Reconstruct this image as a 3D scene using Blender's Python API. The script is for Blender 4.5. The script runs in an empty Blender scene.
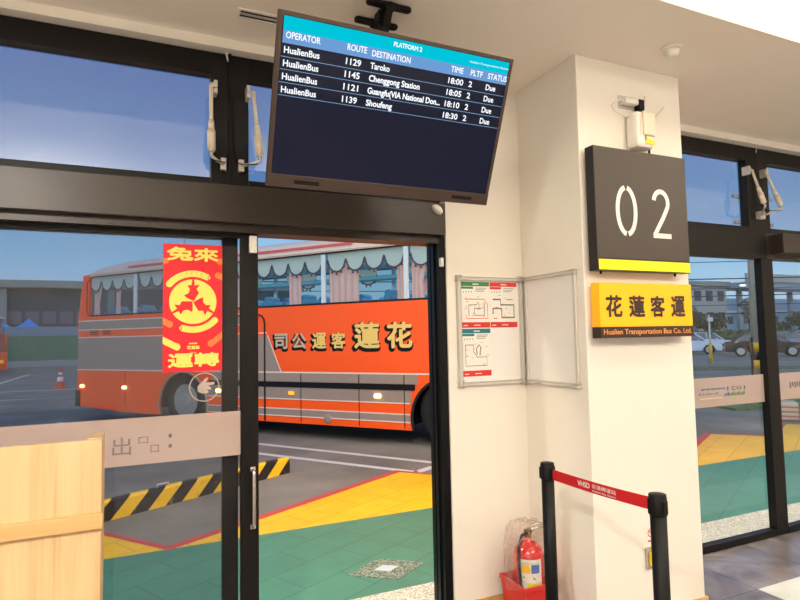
import bpy, bmesh, math, random
from mathutils import Vector, Matrix
random.seed(7)
scene = bpy.context.scene
COL = scene.collection
PI = math.pi

# ------------------------------------------------------------------ materials
def srgb(c):
    f = lambda v: v/12.92 if v <= .04045 else ((v+.055)/1.055)**2.4
    return tuple(f(v/255.) for v in c[:3])+(1.,)

class NT:
    def __init__(s, name):
        s.m = bpy.data.materials.new(name); s.m.use_nodes = True
        s.t = s.m.node_tree; s.t.nodes.clear()
        s.out = s.n('ShaderNodeOutputMaterial')
    def n(s, kind, **kw):
        nd = s.t.nodes.new(kind)
        for k, v in kw.items():
            if k in nd.inputs: nd.inputs[k].default_value = v
            else: setattr(nd, k, v)
        return nd
    def l(s, a, b): s.t.links.new(a, b)
    def math(s, op, a, b=None, c=None):
        nd = s.t.nodes.new('ShaderNodeMath'); nd.operation = op
        for i, v in enumerate((a, b, c)):
            if v is None: continue
            if isinstance(v, (int, float)): nd.inputs[i].default_value = v
            else: s.l(v, nd.inputs[i])
        return nd.outputs[0]
    def mix(s, fac, a, b):
        nd = s.t.nodes.new('ShaderNodeMix'); nd.data_type = 'RGBA'
        for i, v in ((0, fac), (6, a), (7, b)):
            if isinstance(v, (int, float, tuple)): nd.inputs[i].default_value = v
            else: s.l(v, nd.inputs[i])
        return nd.outputs[2]
    def ramp(s, fac, stops, interp='LINEAR'):
        nd = s.t.nodes.new('ShaderNodeValToRGB'); cr = nd.color_ramp; cr.interpolation = interp
        cr.elements[0].position = stops[0][0]; cr.elements[0].color = stops[0][1]
        cr.elements[1].position = stops[-1][0]; cr.elements[1].color = stops[-1][1]
        for p, c in stops[1:-1]:
            e = cr.elements.new(p); e.color = c
        s.l(fac, nd.inputs[0]); return nd.outputs[0]
    def coord(s, scale=(1,1,1), rot=(0,0,0), kind='Object'):
        tc = s.n('ShaderNodeTexCoord'); mp = s.n('ShaderNodeMapping')
        mp.inputs['Scale'].default_value = scale; mp.inputs['Rotation'].default_value = rot
        s.l(tc.outputs[kind], mp.inputs[0]); return mp.outputs[0]
    def wcoord(s, scale=(1,1,1), rot=(0,0,0)):
        g = s.n('ShaderNodeNewGeometry'); mp = s.n('ShaderNodeMapping')
        mp.inputs['Scale'].default_value = scale; mp.inputs['Rotation'].default_value = rot
        s.l(g.outputs['Position'], mp.inputs[0]); return mp.outputs[0]

MATS = {}
def pm(name, rgb, rough=.5, metal=0., var=.06, scale=12., emit=None, es=1., coat=0., bump=0., alpha=1., trans=0.):
    """principled material whose colour is gently varied by procedural noise"""
    if name in MATS: return MATS[name]
    t = NT(name); p = t.n('ShaderNodeBsdfPrincipled')
    c = srgb(rgb); v = t.coord()
    nz = t.n('ShaderNodeTexNoise'); nz.inputs['Scale'].default_value = scale; nz.inputs['Detail'].default_value = 3
    t.l(v, nz.inputs[0])
    lo = tuple(x*(1-var) for x in c[:3])+(1,); hi = tuple(min(1, x*(1+var)) for x in c[:3])+(1,)
    t.l(t.mix(nz.outputs[0], lo, hi), p.inputs['Base Color'])
    p.inputs['Roughness'].default_value = rough; p.inputs['Metallic'].default_value = metal
    p.inputs['Coat Weight'].default_value = coat
    p.inputs['Alpha'].default_value = alpha
    if trans: p.inputs['Transmission Weight'].default_value = trans
    if emit:
        p.inputs['Emission Color'].default_value = srgb(emit); p.inputs['Emission Strength'].default_value = es
    if bump:
        b = t.n('ShaderNodeBump'); b.inputs['Strength'].default_value = bump; b.inputs['Distance'].default_value = .005
        t.l(nz.outputs[0], b.inputs['Height']); t.l(b.outputs[0], p.inputs['Normal'])
    t.l(p.outputs[0], t.out.inputs[0]); MATS[name] = t.m; return t.m

def glass(name, tint=(235,240,240), base=.07, rough=0., gloss=(255,255,255)):
    t = NT(name)
    tr = t.n('ShaderNodeBsdfTransparent', Color=srgb(tint)); gl = t.n('ShaderNodeBsdfGlossy', Color=srgb(gloss), Roughness=rough)
    lw = t.n('ShaderNodeLayerWeight', Blend=.5)
    f5 = t.math('POWER', lw.outputs['Facing'], 5.)
    fac = t.math('ADD', t.math('MULTIPLY', f5, 1-base), base)
    mx = t.n('ShaderNodeMixShader'); t.l(fac, mx.inputs[0]); t.l(tr.outputs[0], mx.inputs[1]); t.l(gl.outputs[0], mx.inputs[2])
    t.l(mx.outputs[0], t.out.inputs[0]); return t.m

def film(name, rgb, see=.2, rough=.6):
    t = NT(name)
    tr = t.n('ShaderNodeBsdfTransparent', Color=(1,1,1,1)); p = t.n('ShaderNodeBsdfPrincipled', Roughness=rough)
    nz = t.n('ShaderNodeTexNoise', Scale=30.); t.l(t.coord(), nz.inputs[0])
    c = srgb(rgb); t.l(t.mix(nz.outputs[0], tuple(x*.95 for x in c[:3])+(1,), c), p.inputs['Base Color'])
    mx = t.n('ShaderNodeMixShader'); mx.inputs[0].default_value = 1-see
    t.l(tr.outputs[0], mx.inputs[1]); t.l(p.outputs[0], mx.inputs[2]); t.l(mx.outputs[0], t.out.inputs[0]); return t.m

def m_wall():
    t = NT('painted_plaster'); p = t.n('ShaderNodeBsdfPrincipled', Roughness=.55)
    nz = t.n('ShaderNodeTexNoise', Scale=1.3, Detail=4.); t.l(t.wcoord(), nz.inputs[0])
    t.l(t.mix(nz.outputs[0], srgb((234,227,214)), srgb((242,236,224))), p.inputs['Base Color'])
    n2 = t.n('ShaderNodeTexNoise', Scale=160.); t.l(t.wcoord(), n2.inputs[0])
    b = t.n('ShaderNodeBump', Strength=.06, Distance=.002); t.l(n2.outputs[0], b.inputs['Height']); t.l(b.outputs[0], p.inputs['Normal'])
    t.l(p.outputs[0], t.out.inputs[0]); return t.m

def m_wood(name, a, b, axis=2):
    t = NT(name); p = t.n('ShaderNodeBsdfPrincipled', Roughness=.42)
    sc = [9., 9., 9.]; sc[axis] = .55
    v = t.wcoord(tuple(sc)); nz = t.n('ShaderNodeTexNoise', Scale=1.6, Detail=6., Distortion=.9); t.l(v, nz.inputs[0])
    sc2 = [90., 90., 90.]; sc2[axis] = 2.
    n2 = t.n('ShaderNodeTexNoise', Scale=1., Detail=3.); t.l(t.wcoord(tuple(sc2)), n2.inputs[0])
    f = t.math('ADD', t.math('MULTIPLY', nz.outputs[0], .75), t.math('MULTIPLY', n2.outputs[0], .25))
    t.l(t.ramp(f, [(.32, srgb(b)), (.5, srgb(a)), (.62, srgb(tuple(min(255, x+7) for x in a)))]), p.inputs['Base Color'])
    t.l(p.outputs[0], t.out.inputs[0]); return t.m

def m_marble(name, dark, mid, light, rough=.18):
    t = NT(name); p = t.n('ShaderNodeBsdfPrincipled', Roughness=rough)
    nz = t.n('ShaderNodeTexNoise', Scale=2.2, Detail=8., Distortion=1.6); t.l(t.wcoord(), nz.inputs[0])
    c = t.ramp(nz.outputs[0], [(.3, srgb(dark)), (.5, srgb(mid)), (.68, srgb(light))])
    br = t.n('ShaderNodeTexBrick'); br.offset = 0.; br.inputs['Scale'].default_value = 1.
    br.inputs['Mortar Size'].default_value = .003; br.inputs['Brick Width'].default_value = .6; br.inputs['Row Height'].default_value = .6
    br.inputs['Color1'].default_value = (1,1,1,1); br.inputs['Color2'].default_value = (.86,.86,.86,1); br.inputs['Mortar'].default_value = (.4,.4,.4,1)
    mp = t.n('ShaderNodeMapping'); mp.inputs['Location'].default_value = (-.36, .45, 0); g = t.n('ShaderNodeNewGeometry')
    t.l(g.outputs['Position'], mp.inputs[0]); t.l(mp.outputs[0], br.inputs[0])
    mx = t.n('ShaderNodeMix'); mx.data_type = 'RGBA'; mx.blend_type = 'MULTIPLY'; mx.inputs[0].default_value = 1
    t.l(c, mx.inputs[6]); t.l(br.outputs[0], mx.inputs[7]); t.l(mx.outputs[2], p.inputs['Base Color'])
    t.l(p.outputs[0], t.out.inputs[0]); return t.m

def m_paver(name, rgb, rough=.45, joints=True):
    """painted stone paving, joints turned with the bus bays"""
    t = NT(name); p = t.n('ShaderNodeBsdfPrincipled', Roughness=rough); c = srgb(rgb)
    nz = t.n('ShaderNodeTexNoise', Scale=5., Detail=6.); t.l(t.wcoord(), nz.inputs[0])
    col = t.mix(nz.outputs[0], tuple(x*.82 for x in c[:3])+(1,), tuple(min(1, x*1.18) for x in c[:3])+(1,))
    br = t.n('ShaderNodeTexBrick'); br.inputs['Scale'].default_value = 1.
    br.inputs['Mortar Size'].default_value = .004; br.inputs['Mortar Smooth'].default_value = .3
    br.inputs['Brick Width'].default_value = .62; br.inputs['Row Height'].default_value = .31
    br.inputs['Color1'].default_value = (1,1,1,1); br.inputs['Color2'].default_value = (.88,.88,.88,1)
    br.inputs['Mortar'].default_value = (.35,.35,.35,1)
    t.l(t.wcoord(rot=(0,0,math.radians(-28))), br.inputs[0])
    mx = t.n('ShaderNodeMix'); mx.data_type = 'RGBA'; mx.blend_type = 'MULTIPLY'; mx.inputs[0].default_value = .8 if joints else 0.
    t.l(col, mx.inputs[6]); t.l(br.outputs[0], mx.inputs[7]); t.l(mx.outputs[2], p.inputs['Base Color'])
    t.l(p.outputs[0], t.out.inputs[0]); return t.m

def m_speckle(name, a, b, c, scale=90., rough=.6):
    t = NT(name); p = t.n('ShaderNodeBsdfPrincipled', Roughness=rough)
    vo = t.n('ShaderNodeTexVoronoi'); vo.inputs['Scale'].default_value = scale; t.l(t.wcoord(), vo.inputs[0])
    sep = t.n('ShaderNodeSeparateColor'); t.l(vo.outputs['Color'], sep.inputs[0])
    t.l(t.ramp(sep.outputs[0], [(0., srgb(b)), (.35, srgb(c)), (.55, srgb(a))], 'CONSTANT'), p.inputs['Base Color'])
    t.l(p.outputs[0], t.out.inputs[0]); return t.m

def m_asphalt():
    t = NT('asphalt'); p = t.n('ShaderNodeBsdfPrincipled', Roughness=.75)
    nz = t.n('ShaderNodeTexNoise', Scale=.9, Detail=8.); t.l(t.wcoord(), nz.inputs[0])
    n2 = t.n('ShaderNodeTexNoise', Scale=60., Detail=2.); t.l(t.wcoord(), n2.inputs[0])
    f = t.math('ADD', t.math('MULTIPLY', nz.outputs[0], .7), t.math('MULTIPLY', n2.outputs[0], .3))
    t.l(t.ramp(f, [(.3, srgb((104,98,90))), (.55, srgb((134,127,116))), (.75, srgb((160,152,138)))]), p.inputs['Base Color'])
    t.l(p.outputs[0], t.out.inputs[0]); return t.m

def m_stripes(name, a, b, period, slant, axis=(1,0,0)):
    """diagonal hazard stripes in the object's own space"""
    t = NT(name); p = t.n('ShaderNodeBsdfPrincipled', Roughness=.55)
    tc = t.n('ShaderNodeTexCoord'); sp = t.n('ShaderNodeSeparateXYZ'); t.l(tc.outputs['Object'], sp.inputs[0])
    s = t.math('ADD', sp.outputs[0], t.math('MULTIPLY', sp.outputs[2], slant))
    s = t.math('ADD', s, t.math('MULTIPLY', sp.outputs[1], slant*.6))
    fr = t.math('FRACT', t.math('ADD', t.math('DIVIDE', s, period), 20.))
    g = t.math('GREATER_THAN', fr, .5)
    nz = t.n('ShaderNodeTexNoise', Scale=14., Detail=5.); t.l(tc.outputs['Object'], nz.inputs[0])
    c = t.mix(g, srgb(a), srgb(b))
    wear = t.math('GREATER_THAN', nz.outputs[0], .64)
    t.l(t.mix(t.math('MULTIPLY', wear, .45), c, srgb((150,140,120))), p.inputs['Base Color'])
    t.l(p.outputs[0], t.out.inputs[0]); return t.m

WALL = m_wall()
CEIL = pm('ceiling_paint', (248,238,224), .6, var=.02, scale=2)
WOOD = m_wood('light_maple', (214,182,134), (198,160,110))
WOODX = m_wood('light_maple_edge', (208,166,108), (190,146,88), 0)
BLACK = pm('black_frame_metal', (20,17,16), .4, .0, .15, 3)
BLACK2 = pm('black_frame_inner', (16,16,18), .4, .2, .1, 3)
BROWN = pm('bronze_header_metal', (52,44,38), .34, .2, .12, 2)
PANE = glass('window_glass', (224,228,234), .03)
PANE_T = glass('transom_glass', (196,204,222), .17)
PANE_R = glass('side_window_glass', (226,236,242), .045)
BUSGLASS = glass('coach_window_glass', (208,224,226), .06)
FROST = film('frosted_film', (206,182,170), .24)
WHITEP = pm('white_plastic', (236,232,222), .4, var=.02)
CREAMP = pm('cream_plastic', (226,214,192), .4, var=.02)
GREYM = pm('brushed_aluminium', (206,201,192), .38, .3, .04, 10)
CHROME = pm('polished_steel', (215,210,200), .15, .95, .02)
DARKP = pm('black_plastic', (20,18,17), .5, var=.1)
for _m in (BLACK, BLACK2, DARKP): _m.node_tree.nodes['Principled BSDF'].inputs['Specular IOR Level'].default_value = .22
RUBBER = pm('tyre_rubber', (24,24,25), .85, var=.2, scale=30)

# ------------------------------------------------------------------ mesh helper
ORG = {}   # object -> translation of its frame in the coordinates its children are written in
class MB:
    def __init__(s): s.bm = bmesh.new(); s.mats = []
    def mi(s, m):
        if m is None: return 0
        if m not in s.mats: s.mats.append(m)
        return s.mats.index(m)
    def face(s, pts, m=None):
        vs = [s.bm.verts.new(p) for p in pts]
        f = s.bm.faces.new(vs); f.material_index = s.mi(m); return f
    def box(s, lo, hi, m=None, bev=0., rz=0., piv=None, mat=None):
        r = bmesh.ops.create_cube(s.bm, size=1.)
        vs = r['verts']; c = [(a+b)/2 for a, b in zip(lo, hi)]; d = [abs(b-a) for a, b in zip(lo, hi)]
        for v in vs:
            v.co = Vector((v.co.x*d[0]+c[0], v.co.y*d[1]+c[1], v.co.z*d[2]+c[2]))
        if rz: 
            pv = Vector(piv or c); M = Matrix.Rotation(rz, 3, 'Z')
            for v in vs: v.co = M@(v.co-pv)+pv
        if mat is not None:
            for v in vs: v.co = mat@v.co
        fs = set(f for v in vs for f in v.link_faces)
        if bev:
            es = list(set(e for f in fs for e in f.edges))
            rr = bmesh.ops.bevel(s.bm, geom=es, offset=min(bev, min(d)*.45), segments=2, affect='EDGES', profile=.5)
            fs = set(f for f in fs if f.is_valid) | set(rr['faces'])
        k = s.mi(m)
        for f in fs:
            if f.is_valid: f.material_index = k
        return s
    def cyl(s, p0, p1, r0, r1=None, seg=16, m=None, caps=True):
        r1 = r0 if r1 is None else r1
        p0 = Vector(p0); p1 = Vector(p1); d = (p1-p0).normalized()
        a = d.orthogonal().normalized(); b = d.cross(a); k = s.mi(m)
        A = []; B = []
        for i in range(seg):
            t = 2*PI*i/seg; q = a*math.cos(t)+b*math.sin(t)
            A.append(s.bm.verts.new(p0+q*r0)); B.append(s.bm.verts.new(p1+q*r1))
        for i in range(seg):
            f = s.bm.faces.new((A[i], A[(i+1)%seg], B[(i+1)%seg], B[i])); f.material_index = k; f.smooth = True
        if caps:
            f = s.bm.faces.new(A[::-1]); f.material_index = k; f = s.bm.faces.new(B); f.material_index = k
        return s
    def tube(s, pts, r, seg=8, m=None, close=False):
        pts = [Vector(p) for p in pts]; n = len(pts); k = s.mi(m); rings = []; up = None
        for i, p in enumerate(pts):
            if close: d = (pts[(i+1)%n]-pts[i-1]).normalized()
            else: d = ((pts[min(i+1, n-1)]-pts[max(i-1, 0)])).normalized()
            if up is None: up = d.orthogonal().normalized()
            up = (up-d*up.dot(d)).normalized(); b = d.cross(up)
            rr = r(i/(n-1)) if callable(r) else r
            rings.append([s.bm.verts.new(p+(up*math.cos(2*PI*j/seg)+b*math.sin(2*PI*j/seg))*rr) for j in range(seg)])
        rng = n if close else n-1
        for i in range(rng):
            A = rings[i]; B = rings[(i+1)%n]
            for j in range(seg):
                f = s.bm.faces.new((A[j], A[(j+1)%seg], B[(j+1)%seg], B[j])); f.material_index = k; f.smooth = True
        if not close:
            f = s.bm.faces.new(rings[0][::-1]); f.material_index = k; f = s.bm.faces.new(rings[-1]); f.material_index = k
        return s
    def lathe(s, prof, c=(0,0,0), seg=24, m=None, axis='Z'):
        """prof: list of (radius, height)"""
        k = s.mi(m); rings = []
        for r, h in prof:
            ring = []
            for i in range(seg):
                t = 2*PI*i/seg; x, y = r*math.cos(t), r*math.sin(t)
                p = (x, y, h) if axis == 'Z' else (x, h, y) if axis == 'Y' else (h, x, y)
                ring.append(s.bm.verts.new(Vector(p)+Vector(c)))
            rings.append(ring)
        for A, B in zip(rings, rings[1:]):
            for j in range(seg):
                f = s.bm.faces.new((A[j], A[(j+1)%seg], B[(j+1)%seg], B[j])); f.material_index = k; f.smooth = True
        f = s.bm.faces.new(rings[0][::-1]); f.material_index = k; f = s.bm.faces.new(rings[-1]); f.material_index = k
        return s
    def curve(s, cu, O, X, Y, th=0., m=None):
        """adds a filled 2-D curve datablock, mapped onto the plane O + x X + y Y, thickness th along its normal"""
        ob = bpy.data.objects.new('tmp', cu); COL.objects.link(ob); bpy.context.view_layer.update()
        me = bpy.data.meshes.new_from_object(ob.evaluated_get(bpy.context.evaluated_depsgraph_get()))
        COL.objects.unlink(ob); bpy.data.objects.remove(ob)
        O = Vector(O); X = Vector(X); Y = Vector(Y); N = X.cross(Y).normalized(); k = s.mi(m)
        vs = [s.bm.verts.new(O+X*v.co.x+Y*v.co.y+N*v.co.z) for v in me.vertices]
        for p in me.polygons:
            try: f = s.bm.faces.new([vs[i] for i in p.vertices]); f.material_index = k
            except ValueError: pass
        b = [v.co.copy() for v in me.vertices]; bpy.data.meshes.remove(me); bpy.data.curves.remove(cu); return b
    def plate(s, loops, O=(0,0,0), X=(1,0,0), Y=(0,0,1), th=.01, m=None):
        """polygon with holes; the front face lies th/2 on either side of the plane"""
        cu = bpy.data.curves.new('p', 'CURVE'); cu.dimensions = '2D'; cu.fill_mode = 'BOTH'; cu.extrude = th/2
        for lp in loops:
            sp = cu.splines.new('POLY'); sp.points.add(len(lp)-1)
            for i, p in enumerate(lp): sp.points[i].co = (p[0], p[1], 0, 1)
            sp.use_cyclic_u = True
        s.curve(cu, O, X, Y, m=m); return s
    def text(s, body, O, X=(1,0,0), Y=(0,0,1), size=.1, width=None, height=None, th=.001, bold=0., m=None, align='LEFT', heavy=0.):
        """lettering lying on a plane; width/height (metres) stretch it to a measured size"""
        cu = bpy.data.curves.new('t', 'FONT'); cu.body = body; cu.size = 1.; cu.offset = bold; cu.extrude = .0001
        cu.resolution_u = 3
        ob = bpy.data.objects.new('tmp', cu); COL.objects.link(ob); bpy.context.view_layer.update()
        me = bpy.data.meshes.new_from_object(ob.evaluated_get(bpy.context.evaluated_depsgraph_get()))
        COL.objects.unlink(ob); bpy.data.objects.remove(ob)
        xs = [v.co.x for v in me.vertices]; ys = [v.co.y for v in me.vertices]
        if not xs: return s
        x0, x1, y0, y1 = min(xs), max(xs), min(ys), max(ys)
        sy = size if height is None else height/(y1-y0)
        sx = sy if width is None else width/(x1-x0)
        dx = {'LEFT': -x0, 'CENTER': -(x0+x1)/2, 'RIGHT': -x1}[align]; dy = 0. if height is None else -y0
        O = Vector(O); X = Vector(X); Y = Vector(Y); N = X.cross(Y).normalized(); k = s.mi(m)
        sh = [(0, 0)]
        if heavy:
            H_ = (y1-y0)*sy*heavy; sh = [(0, 0)]+[(H_*math.cos(a*PI/4), H_*math.sin(a*PI/4)) for a in range(8)]
        for q_, (ax, ay) in enumerate(sh):
            vs = [s.bm.verts.new(O+X*((v.co.x+dx)*sx+ax)+Y*((v.co.y+dy)*sy+ay)+N*((th+q_*.00004 if v.co.z > 0 else 0.))) for v in me.vertices]
            for p in me.polygons:
                if heavy and (ax or ay) and p.normal.z < .5: continue
                try: f = s.bm.faces.new([vs[i] for i in p.vertices]); f.material_index = k
                except ValueError: pass
        bpy.data.meshes.remove(me); bpy.data.curves.remove(cu); return s
    def strip(s, pts, w, O, X=(1,0,0), Y=(0,0,1), th=.001, m=None, close=False):
        """flat poly-line of width w on a plane"""
        n = len(pts); P = [Vector(p) for p in pts]; L = []; R = []
        for i in range(n):
            a = P[i-1] if (i > 0 or close) else P[i]; b = P[(i+1) % n] if (i < n-1 or close) else P[i]
            d = (b-a).normalized(); q = Vector((-d.y, d.x))*w/2; L.append(P[i]+q); R.append(P[i]-q)
        O = Vector(O); X = Vector(X); Y = Vector(Y); N = X.cross(Y).normalized()*th; k = s.mi(m)
        g = lambda p: s.bm.verts.new(O+X*p.x+Y*p.y+N)
        Lv = [g(p) for p in L]; Rv = [g(p) for p in R]
        for i in range(n if close else n-1):
            j = (i+1) % n; f = s.bm.faces.new((Rv[i], Rv[j], Lv[j], Lv[i])); f.material_index = k
        return s
    def build(s, name, m=None, parent=None, smooth=False, org=None):
        if m is not None and not s.mats: s.mats = [m]
        elif m is not None and m not in s.mats: s.mats.insert(0, m)
        bmesh.ops.recalc_face_normals(s.bm, faces=s.bm.faces[:]) if not getattr(s, 'keep', False) else None
        vs = [v.co for v in s.bm.verts]
        lo = Vector([min(v[i] for v in vs) for i in range(3)]); hi = Vector([max(v[i] for v in vs) for i in range(3)])
        o0 = Vector(org) if org is not None else Vector(((lo.x+hi.x)/2, (lo.y+hi.y)/2, lo.z))
        for v in s.bm.verts: v.co -= o0
        me = bpy.data.meshes.new(name); s.bm.to_mesh(me); s.bm.free()
        for mm in s.mats: me.materials.append(mm)
        if smooth:
            for p in me.polygons: p.use_smooth = True
        o = bpy.data.objects.new(name, me); COL.objects.link(o)
        po = ORG.get(parent.name, Vector()) if parent else Vector()
        o.parent = parent; o.location = o0-po; ORG[o.name] = o0
        return o

def tag(o, label=None, cat=None, group=None, kind=None):
    if label: o['label'] = label
    if cat: o['category'] = cat
    if group: o['group'] = group
    if kind: o['kind'] = kind
    return o
def thing(name, label, cat, loc=(0,0,0), group=None, rz=None, kind=None):
    """Empty at the thing's base; children of an unrotated thing are written in world coordinates"""
    o = bpy.data.objects.new(name, None); COL.objects.link(o); o.location = loc; o.empty_display_size = .1
    if rz is None: ORG[o.name] = Vector(loc)
    else: o.rotation_euler = (0, 0, rz); ORG[o.name] = Vector()
    return tag(o, label, cat, group, kind)
def struct(o): o['kind'] = 'structure'; return o
def copy_tree(o, parent=None):
    c = o.copy(); COL.objects.link(c); c.parent = parent
    for ch in [x for x in bpy.data.objects if x.parent == o]: copy_tree(ch, c)
    return c

# ------------------------------------------------------------------ camera
cd = bpy.data.cameras.new('camera'); cam = bpy.data.objects.new('camera', cd); COL.objects.link(cam)
cd.sensor_width = 36.; cd.lens = 571.186/800*36; cd.clip_start = .05; cd.clip_end = 500
Rv = Vector((.91283676, -.40785287, -.01962346)); Uv = Vector((-.00821088, -.06638351, .9977604)); Fv = Vector((.40824212, .91063124, .06394613))
M = Matrix((Rv, Uv, -Fv)).transposed().to_4x4(); M.translation = Vector((0, -2.8036, 1.55)); cam.matrix_world = M
scene.camera = cam
scene.view_settings.view_transform = 'Standard'; scene.view_settings.look = 'None'

# ------------------------------------------------------------------ world: dusk sky
w = bpy.data.worlds.new('dusk_sky'); scene.world = w; w.use_nodes = True; nt = w.node_tree; nt.nodes.clear()
wo = nt.nodes.new('ShaderNodeOutputWorld'); bg = nt.nodes.new('ShaderNodeBackground'); tc = nt.nodes.new('ShaderNodeTexCoord')
sp = nt.nodes.new('ShaderNodeSeparateXYZ'); cr = nt.nodes.new('ShaderNodeValToRGB')
nt.links.new(tc.outputs['Generated'], sp.inputs[0]); nt.links.new(sp.outputs[2], cr.inputs[0])
st = [(0., (150,178,198)), (.06, (164,192,212)), (.14, (126,174,208)), (.24, (104,152,198)), (.42, (90,128,180)), (1., (70,104,156))]
e = cr.color_ramp.elements; e[0].position = 0; e[0].color = srgb(st[0][1]); e[1].position = 1; e[1].color = srgb(st[-1][1])
for p, c in st[1:-1]:
    q = e.new(p); q.color = srgb(c)
mp = nt.nodes.new('ShaderNodeMapping'); mp.inputs['Scale'].default_value = (1.2, 1.2, 5)
nz = nt.nodes.new('ShaderNodeTexNoise'); nz.inputs['Scale'].default_value = 2.; nz.inputs['Detail'].default_value = 6
nt.links.new(tc.outputs['Generated'], mp.inputs[0]); nt.links.new(mp.outputs[0], nz.inputs[0])
c2 = nt.nodes.new('ShaderNodeValToRGB'); c2.color_ramp.elements[0].position = .45; c2.color_ramp.elements[0].color = (0,0,0,1)
c2.color_ramp.elements[1].position = .75; c2.color_ramp.elements[1].color = (.5,.5,.5,1)
nt.links.new(nz.outputs[0], c2.inputs[0])
mx = nt.nodes.new('ShaderNodeMix'); mx.data_type = 'RGBA'; mx.inputs[7].default_value = srgb((150,172,196))
nt.links.new(c2.outputs[0], mx.inputs[0]); nt.links.new(cr.outputs[0], mx.inputs[6])
nt.links.new(mx.outputs[2], bg.inputs[0]); nt.links.new(bg.outputs[0], wo.inputs[0]); bg.inputs[1].default_value = 1.35

# ------------------------------------------------------------------ lights
def area(name, loc, size, power, rgb, rot=(0,0,0), sy=None):
    l = bpy.data.lights.new(name, 'AREA'); l.energy = power; l.color = srgb(rgb)[:3]; l.size = size
    if sy: l.shape = 'RECTANGLE'; l.size_y = sy
    o = bpy.data.objects.new(name, l); COL.objects.link(o); o.location = loc; o.rotation_euler = rot; return o
WARM = (255,249,239)
area('ceiling_lamp', (-1.1, -3.1, 2.95), .13, 120, WARM)
area('ceiling_panel', (2.2, -4.2, 3.38), 2.2, 92, WARM, sy=1.2)
area('ceiling_panel', (6.2, -3.6, 3.38), 2.2, 84, WARM, sy=1.2)
area('ceiling_panel', (-1.2, -5., 3.38), 1.6, 46, WARM, sy=1.0)
area('wall_washer', (2.8, -1.6, 3.40), 6.0, 30, (255,238,205), rot=(math.radians(35),0,0), sy=.2)
for x, y, p in ((-1., -4.6, 60), (2.4, -4.4, 75), (6., -4.2, 75)): area('ceiling_fill', (x, y, 2.35), 1.0, p, WARM, rot=(PI,0,0), sy=.6)  # unseen fill lights, added to brighten the raised ceiling from below
sl = bpy.data.lights.new('dusk_glow', 'SUN'); sl.energy = 1.5; sl.angle = math.radians(60); sl.color = (.86, .93, 1.); so = bpy.data.objects.new('dusk_glow', sl); COL.objects.link(so); so.rotation_euler = (math.radians(48), 0, math.radians(-28))
# lamps under the outside eaves over the platform
for i, x in enumerate((-1.2, 1.8, 4.8, 8.0)):
    area('eaves_lamp', (x, .9, 3.36), .5, 95, (255,240,214), rot=(math.radians(22),0,0), sy=.2)

# ------------------------------------------------------------------ room shell
ZC = 3.02; ZR = 3.45
mb = MB(); mb.box((-3, -7, -.1), (9, .06, 0)); floor = struct(mb.build('floor', m_marble('grey_marble_tile', (98,92,96), (128,120,122), (156,146,144))))
mb = MB(); mb.box((3.36, -1.05, -.002), (6.36, -.45, .0015)); struct(mb.build('trim_1', m_marble('white_marble_tile', (206,208,204), (226,228,222), (236,238,232), .2)))
mb = MB(); mb.box((-3, -1.05, ZC), (9, .3, ZR+.1)); mb.box((-3, -7, ZR), (9, -1.05, ZR+.1)); struct(mb.build('ceiling', CEIL))
mb = MB()
mb.box((-3, 0, 2.972), (9, .3, ZC)); mb.box((1.547, 0, 0), (3.1, .15, 2.972)); mb.box((1.61, .15, 0), (3.1, .3, 2.972))
struct(mb.build('wall_front', WALL))
mb = MB(); mb.box((-3.1, -7, 0), (-3, .3, ZR+.1)); struct(mb.build('wall_left', WALL))
mb = MB(); mb.box((9, -7, 0), (9.1, .3, ZR+.1)); struct(mb.build('wall_right', WALL))
mb = MB(); mb.box((-3, -7.1, 0), (9, -7, ZR+.1)); struct(mb.build('wall_back', WALL))
mb = MB(); mb.box((2.061, -.524, 0), (2.822, 0, ZC), bev=.004); struct(mb.build('wall_pillar', WALL))
mb = MB()
mb.box((1.56, -.012, 0), (2.049, 0, .096)); mb.box((2.049, -.536, 0), (2.061, 0, .096)); mb.box((2.061, -.536, 0), (2.834, -.524, .096)); mb.box((2.822, -.524, 0), (2.834, 0, .096))
struct(mb.build('baseboard_front', WOODX))
mb = MB(); mb.box((-3.2, .3, 3.4), (9.2, 1.1, 3.5)); mb.box((-3.1, .3, 3.1), (9.1, .34, 3.4)); struct(mb.build('trim_2', pm('eaves_render', (190,184,174), .7)))

# ---- black glazing frames.  YF = inner face, pane plane YG
YF, YG = .06, .1
def frame_member(mb, x0, x1, z0, z1, y0=YF, y1=.2): mb.box((x0, y0, z0), (x1, y1, z1), bev=.003)
def win(n, x0, x1, z0, z1, pane, bars_out, label=None):
    """a window: black frame and one pane in it; bars_out = widths of left, right, bottom, top members"""
    root = thing('window_%d' % n, None, None, ((x0+x1)/2, YG, z0), kind='structure')
    l, r, b, t = bars_out; mb = MB()
    mb.box((x0, YF, z0), (x0+l, .13, z1), bev=.003); mb.box((x1-r, YF, z0), (x1, .13, z1), bev=.003)
    mb.box((x0+l, YF, z0), (x1-r, .13, z0+b), bev=.003); mb.box((x0+l, YF, z1-t), (x1-r, .13, z1), bev=.003)
    mb.build('window_frame', BLACK, root)
    mb = MB(); mb.face([(x0+l, YG, z0+b), (x1-r, YG, z0+b), (x1-r, YG, z1-t), (x0+l, YG, z1-t)]); mb.build('pane', pane, root)
    return root
w1 = win(1, -3, .378, 2.30, 2.97, PANE_T, (.09, .088, .041, .109))
w2 = win(2, .378, 1.547, 2.30, 2.97, PANE_T, (.092, .09, .041, .109))
w3 = win(3, 3.0, 4.35, 2.30, 2.97, PANE_T, (.09, .11, .041, .109))
w4 = win(4, 4.35, 9, 2.30, 2.97, PANE_T, (.14, .09, .041, .109))
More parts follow.
